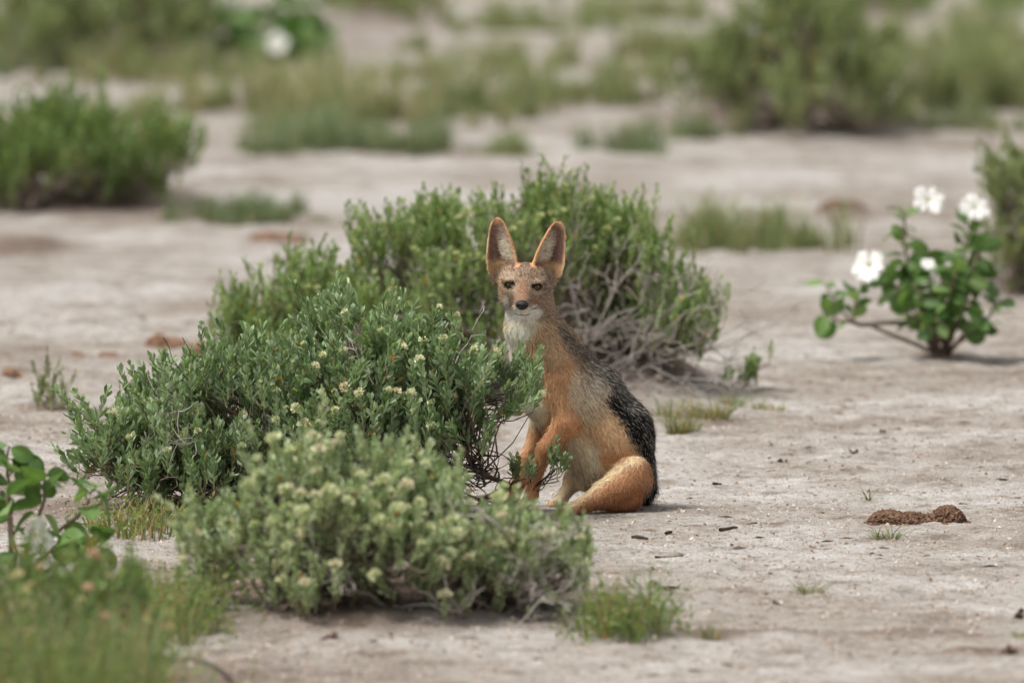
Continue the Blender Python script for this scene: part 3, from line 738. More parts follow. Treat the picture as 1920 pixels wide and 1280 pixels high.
def make_bush(name, label, base_px, lobes, n_shoot, pal, seed, group=None, leaf=(0.020, 0.0075), per_shoot=15, shoot_len=0.075,
              n_branch=9, heads=0, head_col=None, n_obj=0, simple=False, bare=(), base_spread=0.06, upness=0.75, bark=(lin(120, 108, 98), lin(150, 138, 128)),
              stem_r=0.007, dry=0.01, extra_bases=(), yoff=0.0, cat='bush', shell=0.32, spread=(0.25, 0.8), clump=.022, head_scale=1.0):
    R = np.random.default_rng(seed)
    b0 = G(*base_px); Y0 = b0[1]
    root = empty(name, b0, label, cat, group)
    bases = [b0] + [G(*e) for e in extra_bases]
    Lb = []
    for (px, py, rx, ry, dd, rd) in lobes:
        Y = Y0 + dd; c = P(px, py, Y); Lb.append((c, np.array([rx * Y / F, rd, ry * Y / F])))
    vol = np.array([r[0] * r[2] * 0.7 + r[0] * r[1] * 0.3 for c, r in Lb]); vol = vol / vol.sum()
    sp, sdir = [], []
    tries = 0
    while len(sp) < n_shoot and tries < n_shoot * 8:
        tries += 1
        i = R.choice(len(Lb), p=vol); c, r = Lb[i]
        v = R.normal(0, 1, 3); v /= np.linalg.norm(v)
        if v[2] < -0.25 and R.random() < 0.8: v[2] = -v[2]
        if v[1] > 0.3 and R.random() < 0.5: v[1] = -v[1]
        rad = R.random() ** shell
        p = c + r * v * rad
        if p[2] < float(ground_h(p[0], p[1], False)) + 0.02: continue
        deep = min(np.linalg.norm((p - c2) / r2) for c2, r2 in Lb)
        if deep < 0.55 and R.random() < 0.6: continue
        n = v / r; n /= np.linalg.norm(n)
        d = n * (1 - upness) * 1.4 + np.array([0, 0, upness]) + R.normal(0, 0.22, 3); d /= np.linalg.norm(d)
        for m in range(int(R.integers(2, 7))):              # shoots grow in tufts, with gaps between
            p2 = p + R.normal(0, clump, 3) + n * (R.exponential(.012) if m == 0 else 0); d2 = d + R.normal(0, .16, 3)
            if p2[2] > float(ground_h(p2[0], p2[1], False)) + .015: sp.append(p2); sdir.append(d2 / np.linalg.norm(d2))
    sp, sdir = np.array(sp), np.array(sdir); M = len(sp)
    SL = shoot_len * R.uniform(0.6, 1.35, M)
    sb = sp - sdir * (SL * 0.65)[:, None]
    # ---- branches: each main stem with the twigs that spring from it is one part
    cen = sb[R.choice(M, min(n_branch, M), replace=False)]
    for _ in range(5):
        own = np.argmin(((sb[:, None] - cen[None]) ** 2).sum(2), 1)
        cen = np.array([sb[own == k].mean(0) if (own == k).any() else cen[k] for k in range(len(cen))])
    c1, c2 = bark
    for k in range(len(cen)):
        ids = np.where(own == k)[0]
        if len(ids) == 0: continue
        bb = min(bases, key=lambda q: abs(q[0] - cen[k][0]))
        a = bb + np.array([R.normal(0, base_spread), R.normal(0, base_spread), -0.01]); a[2] = float(ground_h(a[0], a[1], False)) - 0.01
        e = a + (cen[k] - a) * 1.0
        mp = curve_pts(a[None], e[None], 12, R, 0.07, 0.0)[0]
        mp[:, 2] = np.maximum(mp[:, 2], ground_h(mp[:, 0], mp[:, 1], False) + 0.004 * np.arange(12) / 11)
        VV, QQ, CC, off = [], [], [], 0
        v, q = tube_batch(mp[None], np.linspace(stem_r, stem_r * 0.45, 12)[None] * R.uniform(0.8, 1.2), 7)
        VV.append(v); QQ.append(q); CC.append(bark_cols(len(v), 1, R, c1, c2)); off += len(v)
        # twigs
        j = np.clip(np.argmin(((sb[ids][:, None] - mp[None]) ** 2).sum(2), 1) - R.integers(1, 5, len(ids)), 2, 11)
        tw = curve_pts(mp[j], sb[ids], 6, R, 0.09, 0.03)
        v, q = tube_batch(tw, np.tile(np.linspace(stem_r * 0.32, 0.0011, 6), (len(ids), 1)), 4)
        VV.append(v); QQ.append(q + off); CC.append(bark_cols(24, len(ids), R, c1, c2)); off += len(v)
        # green shoot stalks
        st = np.stack([sb[ids], sb[ids] + sdir[ids] * (SL[ids] * 0.5)[:, None], sb[ids] + sdir[ids] * (SL[ids] * 0.96)[:, None]], 1)
        v, q = tube_batch(st, np.tile([0.0012, 0.001, 0.0006], (len(ids), 1)), 3)
        VV.append(v); QQ.append(q + off); CC.append(bark_cols(9, len(ids), R, lin(120, 118, 82), lin(150, 146, 110))); off += len(v)
        ob('branch', np_mesh(name + '_branch', np.concatenate(VV) - b0, [np.concatenate(QQ)], np.concatenate(CC), True), M_BARK, root)
    # ---- bare dead wood
    for (x0, y0, d0, x1, y1, d1, L, rr, lv, nc, dark) in bare:
        a = P(x0, y0, Y0 + d0); e = P(x1, y1, Y0 + d1)
        PL, RD = fork_twigs(a, e - a, np.linalg.norm(e - a) * L, rr, R, lv, nc, 0.55, 0.12)
        gh = ground_h(PL[..., 0], PL[..., 1], False) + 0.003; PL[..., 2] = np.maximum(PL[..., 2], gh)
        v, q = tube_batch(PL, np.maximum(RD, 0.0008), 5)
        k1, k2 = (lin(62, 54, 50), lin(88, 78, 72)) if dark else (lin(152, 145, 138), lin(190, 182, 174))
        ob('dead_branch', np_mesh(name + '_dead_branch', v - b0, [q], bark_cols(25, len(PL), R, k1, k2), True), M_BARK, root)
    # ---- leaves
    nl = per_shoot; N = M * nl
    si = np.repeat(np.arange(M), nl); kk = np.tile(np.arange(nl), M)
    t = 0.12 + 0.88 * (kk + R.random(N)) / nl
    d = sdir[si]; ref = nrm(np.cross(d, np.where(np.abs(d[:, 2:3]) > 0.9, [[1.0, 0, 0]], [[0, 0, 1.0]]))); ref2 = np.cross(d, ref)
    ang = kk * 2.39996 + R.random(N) * 0.8 + np.repeat(R.random(M) * 6.28, nl)
    rad = ref * np.cos(ang)[:, None] + ref2 * np.sin(ang)[:, None]; tang = np.cross(d, rad)
    al = R.uniform(spread[0], spread[1], N) * (1.15 - 0.45 * t)
    axis = d * np.cos(al)[:, None] + rad * np.sin(al)[:, None] + R.normal(0, 0.10, (N, 3))
    nor = nrm(np.cross(tang, axis)) ; tw = R.uniform(-0.7, 0.7, N); nor = nrm(nor * np.cos(tw)[:, None] + tang * np.sin(tw)[:, None])
    pos = sb[si] + d * (SL[si] * t)[:, None] + rad * 0.001
    ln = leaf[0] * R.uniform(0.6, 1.3, N) * (1.05 - 0.25 * t); wd = leaf[1] * R.uniform(0.7, 1.25, N)
    pal_ = np.array(PAL[pal]); ws = R.dirichlet(np.full(len(pal_), 0.5), M)
    shoot_c = ws @ pal_
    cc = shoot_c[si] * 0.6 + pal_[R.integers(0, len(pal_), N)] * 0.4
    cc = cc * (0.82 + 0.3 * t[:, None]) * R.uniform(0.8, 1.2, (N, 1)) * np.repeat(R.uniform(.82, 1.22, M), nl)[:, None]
    dr = R.random(N) < dry; cc[dr] = np.array(DRY)[R.integers(0, 3, dr.sum())]
    gh = ground_h(pos[:, 0], pos[:, 1], False); ok = pos[:, 2] > gh + 0.008
    pos, axis, nor, ln, wd, cc, si, t = pos[ok], axis[ok], nor[ok], ln[ok], wd[ok], cc[ok], si[ok], t[ok]
    if n_obj:
        # the leaves that show largest: outermost towards the camera, turned towards it
        view = nrm(np.array([0, 0, CAM_H]) - pos); x, a2, n2 = leaf_frames(pos, axis, nor)
        face = np.abs((n2 * view).sum(1)); tocam = ((pos - np.array([b0[0], b0[1], b0[2]])) @ np.array([0, -1.0, 0.35]))
        cover = np.zeros(len(pos))
        keyc = np.round(pos[:, [0, 2]] / 0.02).astype(int); order = np.argsort(-tocam); seen = {}
        for ii in order:
            kx = (keyc[ii, 0], keyc[ii, 1]); c0 = seen.get(kx, 0); cover[ii] = c0; seen[kx] = c0 + 1
        score = ln * wd * face * np.where(cover < 2, 1.0, 0.2) * np.where(dr[ok], 0.5, 1.0)
        pick = np.argsort(-score)[:n_obj]
        var = []
        for vi in range(8):
            cv = np.array(PAL[pal])[vi % len(PAL[pal])] * R.uniform(0.8, 1.15)
            var.append(leaf_mesh(name + '_leaf', np.zeros((1, 3)), np.array([[0, 1.0, 0]]), np.array([[0, 0, 1.0]]), np.array([1.0]), np.array([1.0]), cv[None]))
            var[-1].materials.append(M_LEAF)
        for ii in pick:
            o = bpy.data.objects.new('leaf', var[int(R.integers(0, 8))]); col.objects.link(o); o.parent = root
            X, A, Nn = x[ii] * wd[ii], a2[ii] * ln[ii], n2[ii] * ln[ii]; pp = pos[ii] - b0
            o.matrix_basis = Matrix(((X[0], A[0], Nn[0], pp[0]), (X[1], A[1], Nn[1], pp[1]), (X[2], A[2], Nn[2], pp[2]), (0, 0, 0, 1)))
        rest = np.ones(len(pos), bool); rest[pick] = False
        pos, axis, nor, ln, wd, cc = pos[rest], axis[rest], nor[rest], ln[rest], wd[rest], cc[rest]
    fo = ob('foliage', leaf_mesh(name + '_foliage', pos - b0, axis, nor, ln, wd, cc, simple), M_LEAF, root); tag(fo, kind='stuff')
    # ---- flower heads on the shoot tips
    if heads:
        hc = head_col or [(lin(226, 222, 176), lin(240, 238, 206)), (lin(212, 212, 162), lin(230, 228, 188)), (lin(220, 206, 172), lin(238, 226, 194))]
        hm = []
        for vi in range(4):
            h = head_mesh(name + '_flower_head', *hc[vi % len(hc)], seed + vi); h.materials.append(M_HEAD); hm.append(h)
        tips = sb + sdir * SL[:, None]
        sc = tips @ np.array([0, -0.8, 0.6]) + R.normal(0, 0.06, M)
        for ii in np.argsort(-sc)[:int(heads * 1.6)]:
            if R.random() > 0.62: continue
            o = bpy.data.objects.new('flower_head', hm[int(R.integers(0, 4))]); col.objects.link(o); o.parent = root
            o.location = tuple(tips[ii] - b0); o.rotation_euler = Vector(sdir[ii]).to_track_quat('Z', 'Y').to_euler(); s = R.uniform(0.65, 1.25) * head_scale; o.scale = (s, s, s)
    return root

# ---- grass
def blades_mesh(name, base, height, lean, width, c_base, c_tip, R, seg=3):
    """base (N,3), height (N,), lean (N,2) horizontal offset of the tip; each blade a curved tapering strip"""
    N = len(base); t = np.linspace(0, 1, seg + 1)
    az = R.uniform(0, 2 * math.pi, N); side = np.stack([np.cos(az), np.sin(az), np.zeros(N)], 1)
    ctr = base[:, None, :] + np.stack([lean[:, None, 0] * t[None] ** 1.7, lean[:, None, 1] * t[None] ** 1.7, height[:, None] * (t[None] - 0.22 * t[None] ** 3)], -1)
    w = width[:, None] * (1 - t[None] ** 1.5) * 0.5
    Lf = ctr[:, :-1] - side[:, None] * w[:, :-1, None]; Rt = ctr[:, :-1] + side[:, None] * w[:, :-1, None]
    V = np.concatenate([Lf, Rt, ctr[:, -1:]], 1); n = 2 * seg + 1
    i0 = np.arange(N)[:, None] * n
    Q = np.concatenate([i0 + np.array([i, seg + i, seg + i + 1, i + 1]) for i in range(seg - 1)]); T = i0 + np.array([seg - 1, 2 * seg - 1, 2 * seg])
    tt = np.concatenate([t[:-1], t[:-1], [1.0]])
    C = c_base[:, None, :] * (1 - tt)[None, :, None] + c_tip[:, None, :] * tt[None, :, None]
    return np_mesh(name, V.reshape(-1, 3), [Q, T], C.reshape(-1, 3), False)
def make_grass(name, label, px, py, wpx, depth, n, hgt, seed, green=(lin(112, 130, 78), lin(140, 150, 96)), dryc=(lin(170, 150, 104), lin(188, 172, 124)), dryp=0.2,
               lean=0.6, width=0.0028, stuff=False, cat='grass', group=None, tufts=0, forbs=0, part='blade'):
    R = np.random.default_rng(seed); g = G(px, py); Y = g[1]; wx = wpx * Y / F
    if tufts:
        tc = np.clip(R.normal(0, .46, (tufts, 2)), -1.15, 1.15)
        ti = R.integers(0, tufts, n); u = tc[ti] * np.array([wx / 2, depth / 2]) + R.normal(0, 0.018, (n, 2)); hs_ = (0.30 + 1.0 * R.random(tufts) ** 1.5)[ti]; out = R.normal(0, 0.018, (n, 2)) / 0.018
    else:
        r = np.sqrt(R.random(n)); th = R.uniform(0, 6.283, n); u = np.stack([r * np.cos(th) * wx / 2, r * np.sin(th) * depth / 2], 1); hs_ = 1.0; out = np.stack([r * np.cos(th), r * np.sin(th)], 1) * 1.5
    x, y = g[0] + u[:, 0], g[1] + u[:, 1]; z = ground_h(x, y, False) - 0.004
    H = hgt * hs_ * R.uniform(0.35, 1.15, n)
    ln = (out * 0.35 + R.normal(0, 0.35, (n, 2))) * H[:, None] * lean
    isd = R.random(n) < dryp; k = R.random((n, 1))
    ct = np.where(isd[:, None], dryc[0] + (dryc[1] - dryc[0]) * k, green[0] + (green[1] - green[0]) * k) * R.uniform(0.8, 1.2, (n, 1))
    cb = ct * 0.55 + lin(130, 104, 80) * 0.35
    root = empty(name, g, label, cat, group)
    o = ob(part, blades_mesh(name + '_blade', np.stack([x, y, z], 1) - g, H, ln, width * R.uniform(0.6, 1.4, n), cb, ct, R), M_GRASS, root); tag(o, kind='stuff')
    if forbs:
        m = forbs; sx, sy = R.normal(0, wx / 3.2, m), R.normal(0, depth / 3.2, m); K = 10; N = m * K
        bp = np.stack([g[0] + sx, g[1] + sy, ground_h(g[0] + sx, g[1] + sy, False)], 1); dr = nrm(np.stack([R.normal(0, .5, m), R.normal(0, .5, m), np.ones(m)], 1)); hh = hgt * R.uniform(.3, .8, m)
        t = R.random(N); si = np.repeat(np.arange(m), K); pos = bp[si] + dr[si] * (hh[si] * t)[:, None]; axis = nrm(dr[si] * 0.6 + R.normal(0, 0.6, (N, 3))); nor = R.normal(0, 1, (N, 3))
        cc = np.array([lin(112, 138, 66), lin(136, 152, 88), lin(94, 120, 60), lin(150, 140, 96)])[R.integers(0, 4, N)]
        tag(ob('leaf_mass', leaf_mesh(name + '_leaf_mass', pos - g, axis, nor, R.uniform(.010, .018, N), R.uniform(.004, .007, N), cc, True), M_LEAF, root), kind='stuff')
    return root

# ---- broad-leaved plant with white trumpet flowers
def broad_leaf_mesh(name, seed, c):
    R = np.random.default_rng(seed); ny, nx = 7, 5; V, C = [], []
    wprof = np.interp(np.linspace(0, 1, ny), [0, .1, .35, .6, .85, 1], [.05, .22, .43, .5, .33, .05]); curl = R.uniform(.10, .30); fold = R.uniform(.10, .28)
    for i in range(ny):
        t = i / (ny - 1)
        for j in range(nx):
            s = (j / (nx - 1) - .5) * 2
            V.append((s * wprof[i] * 0.74, t, abs(s) * wprof[i] * fold - curl * t * t + R.normal(0, .008)))
            C.append(c * (1.25 if j == 2 else 1.0) * R.uniform(.92, 1.08))
    Q = [(i * nx + j, i * nx + j + 1, (i + 1) * nx + j + 1, (i + 1) * nx + j) for i in range(ny - 1) for j in range(nx - 1)]
    me = np_mesh(name, np.array(V), [np.array(Q)], np.array(C), True); me.materials.append(M_LEAF); return me
BROAD = [broad_leaf_mesh('broad_leaf', 40 + i, c * f) for i, (c, f) in enumerate([(lin(92, 122, 66), 1), (lin(106, 136, 76), 1), (lin(80, 110, 56), 1), (lin(124, 150, 94), 1), (lin(100, 126, 82), 1)])]
BROAD_RED = broad_leaf_mesh('broad_leaf', 77, lin(200, 110, 60))
def place(name, me, pos, axis, nor, size, parent, loc0):
    a = nrm(np.array(axis, float)); x = np.cross(a, nor); x = x / (np.linalg.norm(x) + 1e-9); n = np.cross(x, a)
    o = bpy.data.objects.new(name, me); col.objects.link(o); o.parent = parent
    X, A, Nn = x * size, a * size, n * size; p = np.array(pos) - loc0
    o.matrix_basis = Matrix(((X[0], A[0], Nn[0], p[0]), (X[1], A[1], Nn[1], p[1]), (X[2], A[2], Nn[2], p[2]), (0, 0, 0, 1)))
    return o
def petal_mesh(seed):
    R = np.random.default_rng(seed); ny, nx = 7, 7; V, C = [], []
    for i in range(ny):
        t = i / (ny - 1); w = np.interp(t, [0, .25, .7, .9, 1], [.16, .34, .56, .5, .25])
        for j in range(nx):
            s = (j / (nx - 1) - .5) * 2
            V.append((s * w, t * (1 - .10 * abs(s)), .30 * (t - .1) ** 2 * -1 + (.13 * math.sin(5 * s + seed) + .08 * math.sin(9 * t + 3 * s)) * t + R.normal(0, .05) * t)); C.append(lin(250, 249, 244))
    Q = [(i * nx + j, i * nx + j + 1, (i + 1) * nx + j + 1, (i + 1) * nx + j) for i in range(ny - 1) for j in range(nx - 1)]
    me = np_mesh('petal', np.array(V), [np.array(Q)], np.array(C), True); me.materials.append(M_PETAL); return me
PETALS = [petal_mesh(i) for i in range(4)]
def add_flower(root, b0, pos, face, size, R, droop=0.0):
    face = nrm(np.array(face, float)); tube_l = size * 0.9
    t = np.linspace(0, 1, 8); up = np.array([0, 0, -droop])
    cen = np.array(pos) - b0
    pts = np.stack([cen - face * (tube_l * (1 - q)) + up * (1 - q) ** 2 for q in t]); rad = np.interp(t, [0, .15, .5, .85, 1], [.05, .06, .10, .18, .26]) * size
    v, q = tube_batch(pts[None], rad[None], 10)
    tube_o = ob('flower', np_mesh('flower_tube', v, [q], np.tile(lin(248, 246, 228), (len(v), 1)), True), M_PETAL, root)
    ref = nrm(np.cross(face, np.array([0.1, 0.05, 1.0]))); r2 = np.cross(face, ref); a0 = R.random() * 6.28
    for k in range(5):
        a = a0 + k * 2 * math.pi / 5 + R.normal(0, .12); rd = ref * math.cos(a) + r2 * math.sin(a)
        place('petal', PETALS[int(R.integers(0, 4))], cen + rd * size * .16, rd * .85 + face * R.uniform(.1, .6), face, size * R.uniform(.62, .8), tube_o, np.zeros(3))
def make_trumpet_plant(name, label, base_px, stems, flowers, seed, leaf_size=0.048, red=0.01, group=None, Yd=0.0):
    """stems: list of dict(pts=[(px,py,dY)...], n leaves, tip rosette)"""
    R = np.random.default_rng(seed); b0 = G(*base_px); Y0 = b0[1]
    root = empty(name, b0, label, 'shrub', group)
    for st in stems:
        pts = [b0 + np.array([R.normal(0, .012), R.normal(0, .012), -.01])] + [P(a, c, Y0 + d) for (a, c, d) in st['pts']]
        pts = np.array(pts); s = np.linspace(0, len(pts) - 1, 12); W = np.stack([np.interp(s, np.arange(len(pts)), pts[:, k]) for k in range(3)], 1)
        for _ in range(2): W[1:-1] = W[1:-1] * .5 + .25 * (W[:-2] + W[2:])
        W[1:-1] += R.normal(0, .002, (10, 3))
        v, q = tube_batch(W[None], np.linspace(st.get('r', .0055), .0022, 12)[None], 7)
        ob('stem', np_mesh(name + '_stem', v - b0, [q], np.tile(lin(128, 110, 96), (len(v), 1)), True), M_BARK, root)
        nl = st['n']
        for k in range(nl):
            tt = 1 - (1 - st.get('from', .35)) * (k / max(nl - 1, 1)) ** 1.4
            i = tt * 11; i0 = min(int(i), 10); p = W[i0] + (W[i0 + 1] - W[i0]) * (i - i0); tg = nrm(W[i0 + 1] - W[i0])
            ang = k * 2.4 + R.random(); ref = nrm(np.cross(tg, [0.3, 0.8, 0.2])); r2 = np.cross(tg, ref); rd = ref * math.cos(ang) + r2 * math.sin(ang)
            axis = rd * R.uniform(.6, 1) + tg * R.uniform(.0, .5) + np.array([0, 0, R.uniform(-.5, .45)]); nor = nrm(np.array([0, 0, .7]) + rd * .3 + R.normal(0, .55, 3))
            me = BROAD_RED if R.random() < red else BROAD[int(R.integers(0, 5))]
            place('leaf', me, p + rd * .004, axis, nor, leaf_size * R.uniform(.65, 1.15), root, b0)
    for (a, c, d, sz, face, droop) in flowers:
        add_flower(root, b0, P(a, c, Y0 + d), face, sz, R, droop)
    return root

# ---- soil heaps built of crumbs
def make_heap(name, label, px, py, lumps, ncrumb, size, seed, c1, c2, group=None):
    """lumps: (dx px, width px, height px) relative to the heap's foot"""
    R = np.random.default_rng(seed); g = G(px, py); Y = g[1]; k = Y / F
    root = empty(name, g, label, 'soil heap', group)
    L = [(dx * k, w * k / 2, h * k) for dx, w, h in lumps]
    x0 = min(a - w for a, w, h in L) * 1.1; x1 = max(a + w for a, w, h in L) * 1.1; dy = max(w for a, w, h in L) * 1.1
    xs_, ys_ = np.meshgrid(np.linspace(x0, x1, 40), np.linspace(-dy, dy, 26), indexing='ij')
    def hz(x, y):
        z = np.zeros_like(x)
        for a, w, h in L:
            q = np.clip(1 - ((x - a) / w) ** 2 - (y / (w * .85)) ** 2, 0, 1); z = np.maximum(z, h * q ** .55)
        return z
    z = hz(xs_, ys_); gh = ground_h(g[0] + xs_, g[1] + ys_, False) - g[2]
    zz = np.where(z > 0, gh + z * .85 + .0 + (fbm(xs_ * 60, ys_ * 60, 2, 3) - .5) * .004, gh - .02)
    I = np.arange(40 * 26).reshape(40, 26); Q = np.stack([I[:-1, :-1], I[1:, :-1], I[1:, 1:], I[:-1, 1:]], -1).reshape(-1, 4)
    ob('heap_core', np_mesh(name + '_core', np.stack([xs_, ys_, zz], -1).reshape(-1, 3), [Q], np.tile((c1 + c2) / 2, (1040, 1)), True), M_SOIL, root)
    cx = R.uniform(x0, x1, ncrumb * 4); cyy = R.uniform(-dy, dy, ncrumb * 4); cz = hz(cx, cyy); ok = cz > 0.0005
    spill = (~ok) & (R.random(len(ok)) < .10); use = np.where(ok | spill)[0][:ncrumb]
    cx, cyy, cz = cx[use], cyy[use], cz[use]; pz = ground_h(g[0] + cx, g[1] + cyy, False) - g[2] + cz * .93 + size * .15
    me = crumb_mesh(name + '_crumb', np.stack([cx, cyy, pz], 1), R.uniform(.6, 1.5, len(cx)) * size, c1, c2, R)
    tag(ob('crumb', me, M_SOIL, root), kind='stuff')
    return root
OCT = np.array([(1, 0, 0), (-1, 0, 0), (0, 1, 0), (0, -1, 0), (0, 0, 1), (0, 0, -1)], float)
OCT_T = np.array([(0, 2, 4), (2, 1, 4), (1, 3, 4), (3, 0, 4), (2, 0, 5), (1, 2, 5), (3, 1, 5), (0, 3, 5)])
def crumb_mesh(name, pos, size, c1, c2, R, flat=(1, 1, .8), cols=None):
    N = len(pos); s = size[:, None, None] * np.array(flat) * R.uniform(.6, 1.4, (N, 6, 1)) * .5
    a = R.uniform(0, 6.28, N); ca, sa = np.cos(a), np.sin(a); Z, O = np.zeros(N), np.ones(N)
    b = R.normal(0, .4, N); cb, sb_ = np.cos(b), np.sin(b)
    Rz = np.stack([np.stack([ca, -sa, Z], 1), np.stack([sa, ca, Z], 1), np.stack([Z, Z, O], 1)], 1)
    Rx = np.stack([np.stack([O, Z, Z], 1), np.stack([Z, cb, -sb_], 1), np.stack([Z, sb_, cb], 1)], 1)
    V = np.einsum('nij,nkj->nki', Rz @ Rx, OCT[None] * s) + pos[:, None]
    T = (np.arange(N)[:, None, None] * 6 + OCT_T[None]).reshape(-1, 3)
    cc = cols if cols is not None else (c1 + (c2 - c1) * R.random((N, 1)))
    return np_mesh(name, V.reshape(-1, 3), [T], np.repeat(cc[:, None], 6, 1).reshape(-1, 3), False)

PYR = np.array([(1, 0, 0), (0, 1, 0), (-1, 0, 0), (0, -1, 0), (0, 0, 1.2)], float); PYR_T = np.array([(0, 1, 4), (1, 2, 4), (2, 3, 4), (3, 0, 4)])
def grit_mesh(name, pos, size, cols, R, flat=(1, 1, .8)):
    N = len(pos); a = R.uniform(0, 6.28, N); ca, sa = np.cos(a)[:, None], np.sin(a)[:, None]
    q = PYR[None] * np.array(flat) * R.uniform(.6, 1.4, (N, 5, 1)) * size[:, None, None] * .5
    q[:, 4, :2] += R.normal(0, .3, (N, 2)) * size[:, None]
    V = np.stack([q[..., 0] * ca - q[..., 1] * sa, q[..., 0] * sa + q[..., 1] * ca, q[..., 2]], -1) + pos[:, None]
    return np_mesh(name, V.reshape(-1, 3), [(np.arange(N)[:, None, None] * 5 + PYR_T[None]).reshape(-1, 3)], np.repeat(cols[:, None], 5, 1).reshape(-1, 3), False)
# ================================================================== the bushes
# the low bush the jackal sits behind, in focus
make_bush('grey_green_bush', 'dense grey-green low bush with cream flower heads just left of the jackal', (470, 962),
    [(215, 822, 70, 66, -.05, .16), (345, 772, 105, 84, .0, .24), (500, 722, 120, 88, .02, .28), (665, 640, 95, 80, .06, .24), (640, 730, 130, 90, -.02, .28),
     (790, 690, 105, 80, .0, .22), (910, 730, 92, 52, -.06, .14), (985, 732, 26, 24, -.10, .05), (640, 810, 160, 60, -.10, .24), (400, 850, 150, 66, -.10, .24), (790, 785, 110, 50, -.08, .18), (300, 900, 110, 56, -.12, .18), (520, 880, 150, 60, -.06, .2), (720, 860, 120, 44, -.05, .18), (860, 805, 74, 36, -.08, .12)],
    1400, 'mid', 101, head_scale=1.25, leaf=(0.0235, 0.0102), per_shoot=17, shoot_len=0.075, n_branch=14, heads=70, n_obj=300, stem_r=.008, extra_bases=((330, 960), (640, 955), (800, 940)),
    bare=[(500, 900, -.10, 250, 850, -.26, .45, .0030, 3, 3, False), (430, 880, -.12, 330, 800, -.3, .5, .0026, 3, 3, False), (420, 800, -.2, 262, 715, -.15, .6, .0022, 2, 2, True), (470, 760, -.1, 330, 690, -.1, .55, .0020, 2, 2, True),
          (760, 900, -.05, 930, 870, -.12, .55, .0042, 3, 3, True), (800, 880, -.05, 940, 905, -.14, .5, .0034, 2, 3, True), (780, 850, -.08, 990, 838, -.14, .48, .0028, 2, 3, True), (820, 890, -.1, 890, 930, -.16, .6, .0030, 3, 3, True),
          (850, 690, -.1, 890, 590, -.05, .6, .0022, 2, 3, False), (700, 720, -.2, 640, 640, -.2, .5, .0020, 2, 3, False), (560, 960, -.1, 480, 860, -.28, .5, .0035, 3, 3, True), (620, 940, -.1, 560, 880, -.28, .5, .0030, 3, 3, True)],
    bark=(lin(92, 80, 72), lin(128, 114, 104)))
# its drooping sprig that hangs in front of the jackal's forelegs
make_bush('leafy_sprig', 'small leafy sprig hanging in front of the jackal forelegs', (880, 948),
    [(1035, 872, 30, 16, -.16, .03), (1000, 882, 28, 10, -.16, .03), (965, 878, 14, 8, -.16, .02)], 16, 'mid', 117, clump=.008, leaf=(.021, .0085), per_shoot=9, shoot_len=.042, n_branch=2, stem_r=.0040,
    bark=(lin(70, 60, 54), lin(96, 84, 76)), base_spread=.02, upness=.7, cat='sprig')
make_bush('leafy_sprig', 'small low leafy sprig on the sand right of the green bush', (1345, 716),
    [(1385, 700, 26, 8, -.04, .04), (1415, 694, 18, 10, -.04, .03)], 20, 'back', 127, leaf=(.022, .0065), per_shoot=10, shoot_len=.045, n_branch=2, clump=.008, stem_r=.004, spread=(.15, .5), base_spread=.01, upness=.85, cat='sprig')
# the larger bush behind the jackal
make_bush('green_bush', 'wide fresh-green bush with grey dead twigs right behind the jackal', (1000, 740),
    [(455, 608, 42, 62, .0, .12), (590, 560, 72, 74, .0, .22), (745, 470, 80, 66, .05, .25), (880, 440, 90, 60, .05, .28), (1065, 412, 85, 62, .05, .28), (1010, 480, 90, 80, -.02, .26),
     (1225, 505, 66, 52, .0, .20), (1150, 450, 60, 60, .05, .2), (1310, 585, 42, 60, -.04, .14), (830, 560, 120, 90, -.08, .26), (700, 600, 110, 80, -.06, .24), (925, 600, 60, 90, -.10, .2), (1245, 600, 60, 44, -.05, .16), (1120, 520, 70, 80, .12, .2), (1180, 600, 90, 50, .12, .18), (560, 640, 110, 44, -.05, .2), (780, 640, 140, 50, -.05, .2), (1085, 600, 60, 70, .1, .15), (1095, 480, 46, 62, .0, .15), (580, 580, 80, 80, .0, .2), (510, 630, 80, 50, .0, .16), (455, 620, 44, 50, .0, .1)],
    1900, 'back', 202, leaf=(0.024, 0.0075), per_shoot=14, shoot_len=0.10, n_branch=16, heads=80, n_obj=300, stem_r=.009, upness=.85, spread=(.15, .6), extra_bases=((1150, 735), (760, 715), (520, 695)),
    head_col=[(lin(216, 216, 160), lin(232, 232, 190)), (lin(200, 208, 140), lin(222, 226, 170))],
    bare=[(1100, 690, -.05, 1200, 520, -.25, .5, .0045, 4, 3, False), (1080, 680, -.05, 1130, 480, -.22, .5, .0045, 4, 3, False), (1120, 700, -.05, 1320, 610, -.25, .5, .0045, 4, 3, False), (1110, 705, -.1, 1320, 670, -.28, .55, .0048, 4, 3, False),
          (1130, 700, -.1, 1280, 690, -.3, .5, .004, 4, 3, False), (1060, 640, -.1, 1200, 570, -.25, .55, .0038, 4, 3, False), (800, 640, -.1, 750, 470, -.28, .5, .004, 4, 3, False), (840, 640, -.1, 800, 500, -.28, .5, .0035, 3, 3, False),
          (1060, 520, -.1, 1090, 400, -.2, .6, .0035, 3, 3, False), (1150, 705, 0, 1340, 660, -.2, .6, .004, 4, 3, False), (700, 660, -.1, 640, 580, -.25, .5, .003, 3, 3, False)],
    bark=(lin(128, 114, 104), lin(160, 146, 134)))
